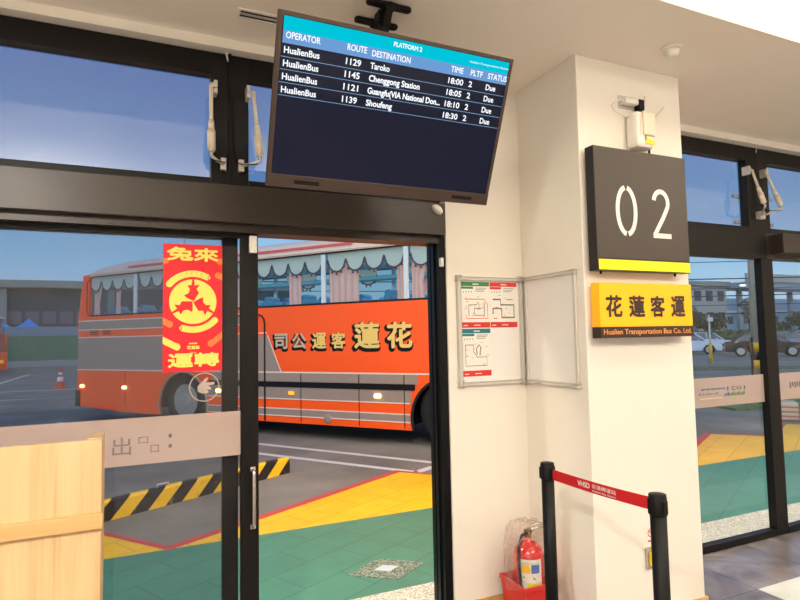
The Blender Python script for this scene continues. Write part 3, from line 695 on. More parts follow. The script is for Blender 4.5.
# ------------------------------------------------------------------ fire extinguisher in its red bin, plastic bag over it
ex, ey = 1.905, -.17
BINR = pm('red_bin_plastic', (206,44,40), .35, var=.05)
mb = MB(); z0, z1 = .0, .235; w0, w1_ = .10, .125; t_ = .006
def ring(w_, d_, z): return [(ex-w_, ey-d_, z), (ex+w_, ey-d_, z), (ex+w_, ey+d_, z), (ex-w_, ey+d_, z)]
rings = [ring(.085, .085, 0), ring(.098, .11, z1-.02), ring(.103, .118, z1-.02), ring(.103, .118, z1), ring(.095, .105, z1), ring(.09, .08, .01)]
vr = [[mb.bm.verts.new(p) for p in r] for r in rings]
for A, B in zip(vr, vr[1:]):
    for j in range(4): mb.bm.faces.new((A[j], A[(j+1) % 4], B[(j+1) % 4], B[j]))
mb.bm.faces.new(vr[0][::-1]); mb.bm.faces.new(vr[-1])
tag(mb.build('red_bin', BINR), 'red plastic bin on the floor holding the fire extinguisher', 'bin')
root = thing('fire_extinguisher', 'red fire extinguisher with paper label standing in the red bin', 'fire extinguisher', (ex+.01, ey, .012))
ex2 = ex+.012; EXR = pm('extinguisher_red', (206,30,28), .25, coat=.5, var=.03)
mb = MB(); mb.lathe([(.07, .012), (.08, .02), (.08, .36), (.076, .385), (.058, .41), (.03, .428), (.022, .435), (.022, .45)], (ex2, ey, 0), 32); mb.build('cylinder', EXR, root)
mb = MB(); mb.cyl((ex2, ey, .448), (ex2, ey, .478), .017); mb.box((ex2-.02, ey-.014, .468), (ex2+.02, ey+.014, .49), bev=.004); mb.build('valve', pm('brass', (150,120,90), .3, .8), root)
for dz, an in ((.006, .10), (.028, .22)):
    mb = MB(); mb.tube([(ex2-.01, ey, .482+dz*.4), (ex2+.05, ey-.015, .488+dz), (ex2+.115, ey-.03, .49+dz)], .006, 8); mb.build('lever', CHROME, root)
mb = MB(); pts = [(ex2-.015, ey-.01, .475), (ex2-.06, ey-.03, .475), (ex2-.095, ey-.045, .43), (ex2-.1, ey-.05, .33), (ex2-.095, ey-.055, .2), (ex2-.08, ey-.06, .14), (ex2-.03, ey-.085, .12), (ex2+.04, ey-.08, .14)]
P = []
for i in range(len(pts)-1):
    a, b = Vector(pts[i]), Vector(pts[i+1])
    for k in range(3): P.append(a.lerp(b, k/3))
P.append(Vector(pts[-1])); mb.tube(P, .0085, 8); mb.build('hose', RUBBER, root)
mb = MB()
def wrap(a0, a1, z0, z1, r, m, n=10):
    for i in range(n):
        t0 = math.radians(a0+(a1-a0)*i/n); t1 = math.radians(a0+(a1-a0)*(i+1)/n)
        mb.face([(ex2+r*math.cos(t0), ey+r*math.sin(t0), z0), (ex2+r*math.cos(t1), ey+r*math.sin(t1), z0), (ex2+r*math.cos(t1), ey+r*math.sin(t1), z1), (ex2+r*math.cos(t0), ey+r*math.sin(t0), z1)], m)
LAB = pm('label_paper', (228,226,214), .5)
wrap(-165, -75, .15, .355, .0808, LAB); wrap(-135, -82, .16, .235, .0812, pm('yellow_green_label', (214,220,40), .5)); wrap(-155, -122, .285, .33, .0812, pm('yellow_label', (240,190,40), .5)); wrap(-118, -85, .285, .33, .0812, pm('blue_label', (60,110,190), .5))
wrap(-158, -82, .335, .337, .0813, INK); wrap(-150, -144, .26, .266, .0813, DARKP); wrap(-110, -104, .255, .261, .0813, DARKP); mb.build('paper_label', LAB, root)
# bag
t = NT('clear_plastic_bag'); tr = t.n('ShaderNodeBsdfTransparent', Color=(.97,.96,.95,1)); gl = t.n('ShaderNodeBsdfPrincipled', Roughness=.25); gl.inputs['Base Color'].default_value = srgb((235,215,205))
nz = t.n('ShaderNodeTexNoise', Scale=16., Detail=5., Distortion=2.); t.l(t.wcoord(), nz.inputs[0]); bp_ = t.n('ShaderNodeBump', Strength=1., Distance=.02); t.l(nz.outputs[0], bp_.inputs['Height']); t.l(bp_.outputs[0], gl.inputs['Normal'])
lw = t.n('ShaderNodeLayerWeight', Blend=.4); t.l(bp_.outputs[0], lw.inputs['Normal'])
fac = t.math('ADD', t.math('MULTIPLY', lw.outputs['Facing'], .25), t.math('MULTIPLY', t.math('GREATER_THAN', nz.outputs[0], .56), .12))
mx = t.n('ShaderNodeMixShader'); t.l(fac, mx.inputs[0]); t.l(tr.outputs[0], mx.inputs[1]); t.l(gl.outputs[0], mx.inputs[2]); t.l(mx.outputs[0], t.out.inputs[0]); BAG = t.m
mb = MB(); seg = 40; rr = []
for k, (z, r) in enumerate(((.20, .128), (.24, .130), (.28, .134), (.34, .134), (.40, .13), (.46, .122), (.50, .11), (.525, .085), (.538, .05), (.535, .01))):
    rr.append([mb.bm.verts.new((ex+(r+.008*math.sin(j*1.7+k)*(1 if k < 8 else .3))*math.cos(2*PI*j/seg)*.92, ey+.0+(r+.008*math.cos(j*2.3+k*1.3))*math.sin(2*PI*j/seg)*.9, z+.008*math.sin(j*.9+k))) for j in range(seg)])
for A, B in zip(rr, rr[1:]):
    for j in range(seg): f = mb.bm.faces.new((A[j], A[(j+1) % seg], B[(j+1) % seg], B[j])); f.smooth = True
tag(mb.build('plastic_bag', BAG), 'clear crumpled plastic bag draped over the fire extinguisher', 'bag')

# ------------------------------------------------------------------ wooden counter
root = thing('wooden_counter', 'pale maple counter with a ledge strip in front of the glass', 'counter', (-.75, -.44, 0))
mb = MB(); mb.box((-1.4, -.5, 0), (-.133, -.478, 1.208), bev=.001); mb.build('front_panel', WOOD, root)
mb = MB(); mb.box((-1.4, -.522, .905), (-.127, -.5, .957), bev=.002); mb.build('ledge', WOODX, root)
mb = MB(); mb.box((-.18, -.478, 0), (-.133, -.33, 1.212), bev=.001); mb.build('side_panel', WOOD, root)
mb = MB(); mb.box((-1.4, -.478, 0), (-1.35, -.33, 1.212), bev=.001); mb.build('side_panel', WOOD, root)
mb = MB(); mb.box((-1.35, -.478, .85), (-.18, -.335, .87)); mb.build('shelf', WOOD, root)

# ------------------------------------------------------------------ red poster on the sliding leaf
PR = pm('poster_red', (226,10,30), .5, emit=(230,0,20), es=.06, var=.02); PY = pm('poster_yellow', (238,216,100), .5, emit=(238,200,70), es=.12, var=.04); PO = pm('poster_orange', (250,120,50), .5, emit=(240,90,30), es=.12, var=.03)  # poster inks have a slight glow added to lift their brightness
px0, px1, pz0, pz1 = .078, .343, 1.405, 2.008; pc = (px0+px1)/2; yy = .0665
root = thing('festive_poster', 'tall red and yellow new year poster stuck on the glass door', 'poster', (pc, yy, pz0))
mb = MB(); mb.box((px0, yy, pz0), (px1, yy+.001, pz1), m=PR); mb.build('sheet', None, root)
def band(mb, cx_, cz_, r, wd, a0, a1, m, clip=None):
    mb.strip(arc(cx_, cz_, r, r, a0, a1, 30), wd, (0, yy, 0), th=.0006, m=m)
    for a in (a0, a1):
        ex_, ez_ = cx_+r*math.cos(math.radians(a)), cz_+r*math.sin(math.radians(a))
        if px0+wd/2 < ex_ < px1-wd/2: mb.plate([[(ex_+wd/2*math.cos(k*PI/8), ez_+wd/2*math.sin(k*PI/8)) for k in range(16)]], (0, yy-.0006, 0), th=.0003, m=m)
cz = 1.735
mb = MB(); band(mb, pc, cz, .133, .03, 142, 62, PY); mb.build('arc_pattern', PY, root)
mb = MB(); band(mb, pc, cz, .133, .03, 318, 250, PY); mb.build('arc_pattern', PY, root); mb = MB()
def half(x, z, side, m, r=.017, L=.03, tilt=-.5):
    s = -1 if side == 'L' else 1; xe = px0 if side == 'L' else px1
    pts = [(xe, z-r), (xe, z+r)]; pts += [(xe-s*L+ -s*r*math.sin(k*PI/8), z+tilt*L+r*math.cos(k*PI/8)) for k in range(9)]
    mb.plate([pts], (0, yy-.0004, 0), th=.0003, m=m)
for q_ in ((1.925, 'L', PO, .014, .01, 0), (1.93, 'R', PO, .014, .012, 0), (1.855, 'R', PO, .016, .018, .4), (1.645, 'L', PO, .016, .028, -.6), (1.555, 'L', PY, .017, .06, -.55), (1.575, 'R', PO, .017, .05, -.8)):
    mb = MB(); half(0, *q_); mb.build('lobe_pattern', q_[2], root)
mb = MB(); mb.plate([[(pc+.106*math.cos(k*PI/24), cz+.106*math.sin(k*PI/24)) for k in range(48)]], (0, yy-.0004, 0), th=.0003, m=PY)
for k in range(3):   # three leaping forms parted by red
    a = math.radians(90+120*k)
    def rp(r, d): return (pc+r*math.cos(a+d), cz+r*math.sin(a+d))
    mb.plate([[rp(.003, -1.0), rp(.05, -.55), rp(.062, -.25), rp(.085, -.35), rp(.078, -.08), rp(.1065, -.04), rp(.1065, .04), rp(.078, .1), rp(.082, .32), rp(.06, .25), rp(.045, .5), rp(.05, .95), rp(.035, 1.0)]], (0, yy-.0009, 0), th=.0003, m=PR)
mb.build('roundel', PY, root)
mb = MB()
mb.text('兔', (px0+.018, yy-.0006, 1.932), width=.112, height=.06, heavy=.05, th=.0004); mb.text('來', (pc+.005, yy-.0006, 1.93), width=.108, height=.06, heavy=.05, th=.0004)
mb.text('運', (px0+.026, yy-.0006, 1.428), width=.105, height=.06, heavy=.05, th=.0004); mb.text('轉', (pc+.008, yy-.0006, 1.43), width=.108, height=.06, heavy=.05, th=.0004)
mb.text('花蓮縣', (pc-.026, yy-.0006, 1.51), width=.055, height=.016, heavy=.04, th=.0004); mb.text('賀年', (pc-.014, yy-.0006, 1.487), width=.032, height=.011, th=.0004)
mb.strip([(pc-.018, 1.537), (pc+.018, 1.537)], .006, (0, yy, 0), th=.0006); mb.build('lettering', PY, root)
mb = MB()
for i, ch in enumerate('2023'):
    mb.text(ch, (pc-.032+.022*i, yy-.0012, 1.862+(.003 if 0 < i < 3 else 0)), height=.009, width=.006, th=.0004)
mb.build('year_print', PR, root)
for qx, qz in ((pc+.078, 1.848), (pc-.062, 1.61)): mb = MB(); mb.strip([(qx+.011*math.cos(k*PI/10), qz+.011*math.sin(k*PI/10)) for k in range(20)], .004, (0, yy, 0), th=.0012, close=True); mb.build('coin_print', PR, root)

# ------------------------------------------------------------------ outdoors: ground
GZ = -.05
ZIG = [(-6, 2.9), (-4.6, 3.42), (-3.49, 1.97), (-.93, 3.42), (.18, 1.97), (2.74, 3.42), (3.32, 2.75), (4.45, 3.4), (5.0, 2.82), (5.35, 2.6), (6.6, 2.62), (6.96, 2.81), (7.93, 3.35), (8.44, 2.84), (8.66, 2.81), (9.78, 3.38), (10.3, 2.85), (11.6, 3.5), (13, 3.5)]
mb = MB(); mb.box((-120, .3, -.4), (220, 260, GZ-.02)); g = struct(mb.build('ground', m_asphalt()))
GREEN, YEL, REDL = m_paver('green_paving', (74,132,108), .4), m_paver('yellow_paving', (246,190,30), .45), pm('red_line_paint', (196,72,70), .6, var=.15)
mb = MB(); mb.box((-6, .12, -.3), (13, .58, -.03)); struct(mb.build('trim_8', m_speckle('washed_pebble', (220,214,198), (160,150,134), (192,184,166), 130.)))
mb = MB(); mb.box((-6, .58, -.3), (13, 2.0, -.03))
struct(mb.build('trim_9', GREEN))
mb = MB(); mb.plate([[(-6, 2.0), (13, 2.0)]+[(x, max(y, 2.001)) for x, y in ZIG[::-1]]], (0,0,-.13), (1,0,0), (0,1,0), .2); struct(mb.build('trim_10', YEL))
mb = MB(); mb.strip([(x, y+.05) for x, y in ZIG], .10, (0,0,-.0285), (1,0,0), (0,1,0), th=0)
struct(mb.build('trim_11', REDL))
mb = MB()   # fill under the red line's outer half
mb.strip([(x, y+.05) for x, y in ZIG], .10, (0,0,-.031), (1,0,0), (0,1,0), th=0); struct(mb.build('trim_12', REDL))
LINE = pm('road_line_paint', (206,208,206), .6, var=.15, scale=6)
def line(pts, w_=.11, z=GZ-.018):
    mb = MB(); mb.strip(pts, w_, (0,0,z), (1,0,0), (0,1,0), th=0); return tag(mb.build('painted_line', LINE), kind='structure')
line([(-1.6, 10.9), (3.45, 3.75)]); line([(-2.0, 10.5), (2.98, 3.46)]); line([(2.98, 3.46), (3.3, 3.62)])
line([(-14, 20.9), (6, 20.2)], .22); line([(-9, 17.25), (-2.9, 17.1)], .12); line([(-5.4, 21.5), (-5.55, 33)], .18)
line([(12, 8), (34, 6.0)], .16); line([(24, 18.6), (34, 12.4)], .12)
# drain with pebble surround in the green paving
root = thing('floor_drain', 'square pale drain cover set in pebbles in the green paving', 'drain', (1.51, .9, -.029)); a = math.radians(0)
mb = MB(); mb.plate([[(1.25, .92), (1.52, .71), (1.80, .88), (1.53, 1.10)]], (0,0,-.0285), (1,0,0), (0,1,0), .004, m=m_speckle('dark_pebble', (150,158,136), (70,84,70), (110,120,100), 110)); mb.build('pebble_surround', None, root)
mb = MB(); mb.plate([[(1.43, .91), (1.52, .845), (1.61, .90), (1.52, .965)]], (0,0,-.026), (1,0,0), (0,1,0), .006, m=pm('pale_grate', (190,200,205), .3)); mb.build('cover', None, root)

# yellow and black kerb
HAZ = m_stripes('hazard_stripes', (250,196,24), (34,30,28), .36, -1.0)
root = thing('hazard_kerb', 'low yellow and black striped concrete kerb across the bus bay', 'kerb', (-.9, 2.80, GZ-.02), rz=math.radians(28.7))
mb = MB(); prof = [(0, 0), (.005, .165), (.02, .18), (.085, .18), (.10, .165), (.105, 0)]
A = [mb.bm.verts.new((-.6, y, z)) for y, z in prof]; Bv = [mb.bm.verts.new((2.88, y, z)) for y, z in prof]
for i in range(len(prof)): mb.bm.faces.new((A[i], A[(i+1) % 6], Bv[(i+1) % 6], Bv[i]))
mb.bm.faces.new(A[::-1]); mb.bm.faces.new(Bv); mb.build('kerb_block', HAZ, root, org=(0,0,0))
mb = MB(); mb.tube([(1.2, .05, .178), (1.2, .05, .21), (1.32, .05, .21), (1.32, .05, .178)], .008, 6); mb.build('lifting_loop', GREYM, root)

# ------------------------------------------------------------------ the orange coach
ORANGE = pm('coach_orange', (250,86,4), .34, coat=.15, var=.03, scale=1, emit=(255,74,0), es=.09)  # faint self-glow put into the paint so the side looks brightly lit
GREY = pm('coach_grey', (158,136,122), .4, coat=.2, var=.05); LITE = pm('coach_white_line', (232,214,196), .4)
PINK = pm('coach_roof', (226,196,180), .4, var=.04); PINKR = pm('coach_roof_stripe', (214,96,92), .4)
CURT = pm('curtain_pink', (232,186,176), .8, var=.12, scale=20, emit=(220,150,145), es=.3); VAL = pm('valance_cloth', (222,216,206), .8, var=.06, emit=(190,190,184), es=.28); MAR = pm('valance_trim', (112,72,84), .8)  # curtain and valance cloth glow a little, in place of light reaching them
SEATB = pm('seat_blue', (60,136,186), .7, var=.1); INT = pm('coach_interior', (120,176,186), .6, var=.05, emit=(70,150,170), es=.10)  # cabin lining has cyan interior light put into it as a faint glow
AMB = emis('amber_lamp', (255,200,110), 12.); AMD = pm('amber_dim', (250,180,40), .3, emit=(250,170,30), es=.8)
a = math.radians(39)
PILL = pm('window_pillar_pale', (206,214,218), .3)
def make_coach():
    root = thing('coach', 'large orange coach with curtained windows standing outside the open door', 'bus', (3.732, 4.705, GZ), rz=-math.radians(51))
    X0, X1, W = -7.95, 3.3, 2.5
    def archpts(c, r, zc, n=16): 
        zb = .22; t0 = math.acos(max(-1, min(1, (r*r-(zc-zb)**2)**.5/r))) if zc > zb else 0
        return [(c+r*math.cos(t), zc+r*math.sin(t)) for t in [(-t0)+(PI+2*t0)*i/n for i in range(n+1)]]
    fr, rr_ = archpts(.38, .60, .40), archpts(-4.88, .62, .42)
    low = [(X0, .34), (X0+.04, .30), (-6.6, .24)]+rr_[::-1]+[(-4.1, .23)]+fr[::-1]+[(X1, .25), (X1, 2.14), (X0+.06, 2.14)]
    for side, y in ((0, .02), (1, W-.02)):
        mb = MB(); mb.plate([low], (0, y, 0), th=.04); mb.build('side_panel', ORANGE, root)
    zs = .05
    # window band: pillars and glass both sides
    pil = [-7.70, -6.21, -4.74, -3.25, -1.76, -.27, 1.25, 2.6]
    def roofz(x): return 2.99 if x < -1 else 2.99-.05*max(0, (x+.6))
    for y in (.02, W-.02):
        for i, x in enumerate(pil):
            mb = MB(); w_ = .1 if i in (0, 7) else .036
            mb.box((x-w_, y-.02, 2.12), (x+w_, y+.02, 3.0), m=ORANGE if i in (0, 7) else PILL); mb.build('window_pillar', None, root)
        for i in range(7):
            mb = MB(); mb.face([(pil[i]+.03, y, 2.13), (pil[i+1]-.03, y, 2.13), (pil[i+1]-.03, y, 2.98), (pil[i]+.03, y, 2.98)]); mb.build('side_window', BUSGLASS, root)
    for y0 in (-.003, W+.001):
        mb = MB(); mb.strip([(-7.58, 2.15), (-7.66, 2.25), (-7.66, 2.84), (-7.5, 2.95), (1, 2.97), (2.5, 2.8), (2.5, 2.15)], .03, (0, y0, 0), th=.001, close=True); mb.build('window_seal', RUBBER, root)
    # roof shell
    prof = [(0, 2.96), (0, 3.03), (.03, 3.12), (.12, 3.2), (.3, 3.26), (.8, 3.31), (1.25, 3.32), (1.7, 3.31), (2.2, 3.26), (2.38, 3.2), (2.47, 3.12), (2.5, 3.03), (2.5, 2.96)]
    mb = MB(); st = [(-7.80, .0), (-7.74, .25), (-7.58, .55), (-7.2, .85), (-6.6, 1.), (1., 1.), (2.2, .85), (2.8, .55), (3.1, 0)]; rg = []
    for x, k in st: rg.append([mb.bm.verts.new((x, y, 2.96+(z-2.96)*max(k, .02))) for y, z in prof])
    for A, B in zip(rg, rg[1:]):
        for j in range(len(prof)-1): f = mb.bm.faces.new((A[j], A[j+1], B[j+1], B[j])); f.smooth = True
    mb.build('roof', PINK, root)
    mb = MB(); mb.box((-6.4, -.012, 3.07), (-1.2, .02, 3.105)); mb.build('roof_stripe', PINKR, root)
    mb = MB(); mb.box((-7.6, -.015, 3.0), (2.3, .01, 3.02)); mb.build('rain_gutter', LITE, root)
    # ends
    mb = MB(); rear = [(0, .36), (W, .36), (W, 2.14), (0, 2.14)]; mb.box((X0-.02, .02, .34), (X0+.03, W-.02, 2.14), bev=.01); mb.build('rear_panel', ORANGE, root)
    mb = MB(); mb.face([(X0+.08, .05, 2.12), (X0+.08, W-.05, 2.12), (-7.72, W-.1, 2.98), (-7.72, .1, 2.98)]); mb.build('rear_window', BUSGLASS, root)
    mb = MB(); 
    for y in (.03, W-.03): mb.plate([[(-7.93, 2.1), (-7.6, 2.1), (-7.6, 3.0), (-7.66, 3.02), (-7.74, 2.98), (-7.81, 2.86), (-7.86, 2.6)]], (0, y, 0), th=.06)
    mb.build('corner_post', ORANGE, root)
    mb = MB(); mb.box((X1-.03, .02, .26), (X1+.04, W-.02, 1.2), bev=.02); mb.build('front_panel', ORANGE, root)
    mb = MB(); mb.face([(X1+.02, .05, 1.2), (X1+.02, W-.05, 1.2), (3.05, W-.1, 2.96), (3.05, .1, 2.96)]); mb.build('windscreen', BUSGLASS, root)
    for y in (.3, W-.3):
        mb = MB(); mb.cyl((X1+.03, y, .7), (X1+.06, y, .7), .1, seg=20); mb.build('headlight', AMD, root)
    # inside and underside
    mb = MB(); mb.box((X0+.1, .12, .34), (-5.55, W-.12, 1.15)); mb.box((-4.2, .12, .26), (-.3, W-.12, 1.15)); mb.box((1.05, .12, .3), (X1-.1, W-.12, .6)); mb.box((-5.55, .5, .4), (-4.2, W-.5, 1.15)); mb.box((-.3, .5, .4), (1.05, W-.5, 1.15))
    mb.build('chassis', DARKP, root)
    mb = MB(); mb.box((X0+.1, .05, 1.15), (X1-.1, W-.05, 1.2)); mb.box((X0+.1, .05, 2.97), (2.6, W-.05, 2.985)); mb.build('cabin_lining', INT, root)
    for y in (.12, W-.42):
        mb = MB(); mb.box((-7.4, y, 2.72), (2.2, y+.30, 2.80), bev=.02); mb.build('luggage_rack', INT, root)
    # seats
    first = None
    for i in range(12):
        for y in (.14, .66, 1.42, 1.94):
            x = -7.1+i*.80
            if first is None:
                mb = MB(); mb.box((-.05, 0, 1.6), (.08, .44, 2.27), bev=.05); mb.box((-.06, .06, 2.2), (.07, .38, 2.34), bev=.04); mb.box((0, 0, 1.5), (.5, .44, 1.65), bev=.04)
                first = mb.build('seat', SEATB, root, org=(0,0,1.2)); first.location = (x, y, 1.2); seat = first
            else:
                seat = first.copy(); COL.objects.link(seat); seat.parent = root; seat.location = (x, y, 1.2)
    # valances: scalloped cloth with dark tasselled trim
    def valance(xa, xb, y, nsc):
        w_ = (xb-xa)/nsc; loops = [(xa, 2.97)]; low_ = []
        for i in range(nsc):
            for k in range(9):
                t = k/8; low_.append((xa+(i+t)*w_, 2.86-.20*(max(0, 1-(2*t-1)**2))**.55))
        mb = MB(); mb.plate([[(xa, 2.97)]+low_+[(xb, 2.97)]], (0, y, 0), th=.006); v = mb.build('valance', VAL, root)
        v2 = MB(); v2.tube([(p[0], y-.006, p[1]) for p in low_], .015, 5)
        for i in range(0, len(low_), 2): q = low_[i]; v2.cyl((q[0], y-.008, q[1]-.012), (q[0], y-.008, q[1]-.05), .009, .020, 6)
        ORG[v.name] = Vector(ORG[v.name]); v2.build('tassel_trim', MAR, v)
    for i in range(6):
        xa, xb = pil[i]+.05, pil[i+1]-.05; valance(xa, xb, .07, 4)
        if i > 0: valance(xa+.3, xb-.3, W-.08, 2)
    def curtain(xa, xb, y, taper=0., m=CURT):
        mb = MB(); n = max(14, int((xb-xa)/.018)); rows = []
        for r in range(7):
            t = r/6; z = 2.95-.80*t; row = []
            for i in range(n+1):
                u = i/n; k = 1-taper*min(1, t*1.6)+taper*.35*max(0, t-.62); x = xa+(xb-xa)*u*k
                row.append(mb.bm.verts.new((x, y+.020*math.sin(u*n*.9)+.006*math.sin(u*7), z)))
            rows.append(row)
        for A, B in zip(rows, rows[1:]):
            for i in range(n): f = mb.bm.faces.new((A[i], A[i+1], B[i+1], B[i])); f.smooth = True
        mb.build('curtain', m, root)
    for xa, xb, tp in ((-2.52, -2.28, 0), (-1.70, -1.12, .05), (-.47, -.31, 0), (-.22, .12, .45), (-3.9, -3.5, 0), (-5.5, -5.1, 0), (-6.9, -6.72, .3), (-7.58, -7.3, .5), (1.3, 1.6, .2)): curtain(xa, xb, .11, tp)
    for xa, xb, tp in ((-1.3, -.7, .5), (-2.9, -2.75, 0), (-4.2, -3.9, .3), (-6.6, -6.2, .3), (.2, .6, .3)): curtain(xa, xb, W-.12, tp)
    # livery strips, each 4 mm proud of the side
    def livery(name, loop, m, y=-.0035): mb = MB(); mb.plate([loop], (0, y, 0), th=.005); return mb.build(name, m, root)
    def rect(x0, x1, z0, z1): return [(x0, z0+zs), (x1, z0+zs), (x1, z1+zs), (x0, z1+zs)]
    cut = lambda z, c, zc, r: c-(max(.0001, r*r-(z+zs-zc)**2))**.5
    xr = -4.27; xf = -.24
    livery('grey_panel', [(X0+.02, .99+zs), (-2.62, .99+zs), (-2.90, 1.60+zs), (X0+.03, 1.66+zs)], GREY)
    livery('grey_belt', [(X0+.04, 1.82+zs), (-3.4, 1.80+zs), (-3.5, 1.99+zs), (X0+.05, 1.99+zs)], GREY)
    for x0, x1, z in ((X0+.03, -2.91, 1.655), (X0+.03, -3.4, 1.81), (X0+.03, -3.5, 1.995)): livery('white_line', rect(x0, x1, z-.008, z+.012), LITE, -.005)
    mb = MB(); mb.strip([(-2.90, 1.62+zs), (-2.61, 1.0+zs)], .022, (0, -.007, 0), th=.001); mb.build('white_line', LITE, root)
    livery('white_line', rect(X0+.02, 1.6, .985, 1.008), LITE, -.006)
    livery('grey_panel', rect(xr+.12, xf+.14, .84, .985), GREY); livery('grey_panel', rect(xr, xf+.02, .57, .76), GREY); livery('grey_panel', rect(xr, xf-.0, .29, .39), GREY)
    livery('black_moulding', rect(xr+.05, xf+.09, .755, .845), DARKP, -.014)
    for z in (.562, .40, .285): livery('white_line', rect(xr, xf, z-.007, z+.010), LITE, -.006)
    for x in (-2.21, -1.11, -.33, -6.45, -3.7):
        livery('panel_seam', rect(x-.005, x+.005, .2 if x > -6 else .3, .98), DARKP, -.009)
    # emergency door outline
    mb = MB(); mb.tube([(-3.6, -.012, 2.02), (-3.1, -.012, 2.02), (-3.02, -.012, 2.0), (-2.97, -.012, 1.94), (-2.955, -.012, 1.85), (-2.955, -.012, .24)], .014, 6); mb.tube([(-3.6, -.012, 2.02), (-3.6, -.012, .24)], .012, 6); mb.build('door_gasket', RUBBER, root)
    # side lamps
    for x, m, s in ((-7.76, AMB, .04), (-6.47, AMB, .035), (-4.0, AMB, .04), (-2.4, AMD, .03), (-.78, AMB, .04)):
        mb = MB(); mb.box((x-.055, -.03, .63+zs), (x+.055, -.002, .69+zs), bev=.012, m=m); mb.build('side_lamp', None, root)
    mb = MB(); mb.lathe([(.075, -.004), (.07, -.012), (.03, -.016)], (-1.69, 0, .27+zs), 20, axis='Y'); mb.build('filler_cap', GREY, root)
    for x in (-7.4, -7.0): 
        mb = MB(); [mb.box((x-.15, -.006, z), (x+.1, .0, z+.02)) for z in (1.80, 1.76, 1.84)]; mb.build('vent_louvre', DARKP, root)
    mb = MB(); mb.box((X0-.03, -.01, .3), (X0+.12, .05, .62)); mb.build('mud_flap', DARKP, root)
    for z in (1.2, 1.05, .8):
        mb = MB(); mb.box((X0-.07, .05, z-.05), (X0, .2, z+.05), bev=.02); mb.build('tail_lamp', ORANGE, root)
    # arches and wheels
    for c, r, zc, wx in ((.38, .60, .40, .38), (-4.88, .62, .42, -4.88)):
        mb = MB(); mb.tube([(x, -.01, z) for x, z in archpts(c, r-.01, zc, 24)], .022, 6); mb.build('arch_trim', RUBBER if c > 0 else GREY, root)
        for y0 in (.06, W-.36):
            mb = MB(); R0 = .50
            mb.lathe([(.30, 0), (.40, -.01), (.47, .0), (R0, .04), (R0, .26), (.47, .3), (.3, .3)], (wx, y0, R0+.0), 36, axis='Y'); tyr = mb.build('wheel', RUBBER, root)
            mb = MB(); mb.lathe([(.05, .0), (.13, -.0), (.15, .06), (.26, .09), (.295, .02), (.305, .0)], (wx, y0, R0), 30, axis='Y', m=GREYM)
            for k in range(8): t = k*PI/4; mb.cyl((wx+.19*math.cos(t), y0+.0, R0+.19*math.sin(t)), (wx+.19*math.cos(t), y0+.08, R0+.19*math.sin(t)), .015, seg=6)
            hub = mb.build('hub', GREYM, tyr)
    # company name, set from the front backwards
    GOLD = pm('gold_lettering', (240,200,110), .4, var=.04); PALE = pm('pale_lettering', (206,180,150), .4)
    for ch, x0, x1, z0, z1, m in (('花', -.59, -.19, 1.39, 1.76, GOLD), ('蓮', -1.17, -.74, 1.39, 1.77, GOLD), ('客', -1.60, -1.35, 1.39, 1.63, GOLD), ('運', -1.97, -1.71, 1.39, 1.63, GOLD), ('公', -2.37, -2.10, 1.39, 1.63, PALE), ('司', -2.74, -2.48, 1.39, 1.63, PALE)):
        mb = MB(); mb.text(ch, (x0-.03, -.0015, z0+zs-.03), width=x1-x0+.02, height=z1-z0+.01, heavy=.10, th=.003, m=DARKP); mb.text(ch, (x0, -.005, z0+zs), width=x1-x0, height=z1-z0, heavy=.035, th=.003, m=m); mb.build('lettering', None, root)
    return root
coach = make_coach()
l = bpy.data.lights.new('cabin_lamp', 'AREA'); l.energy = 70; l.color = (.72, .95, 1.); l.shape = 'RECTANGLE'; l.size = 8; l.size_y = .5
o = bpy.data.objects.new('cabin_lamp', l); COL.objects.link(o); o.parent = coach; o.location = (-3, 1.25, 2.94)
far = copy_tree(coach); far.location = (-10.6, 34.3, GZ); far['label'] = 'second coach far off at the left edge of the car park'
for ch in [x for x in bpy.data.objects if x.parent == far and x.type == 'LIGHT']: bpy.data.objects.remove(ch)

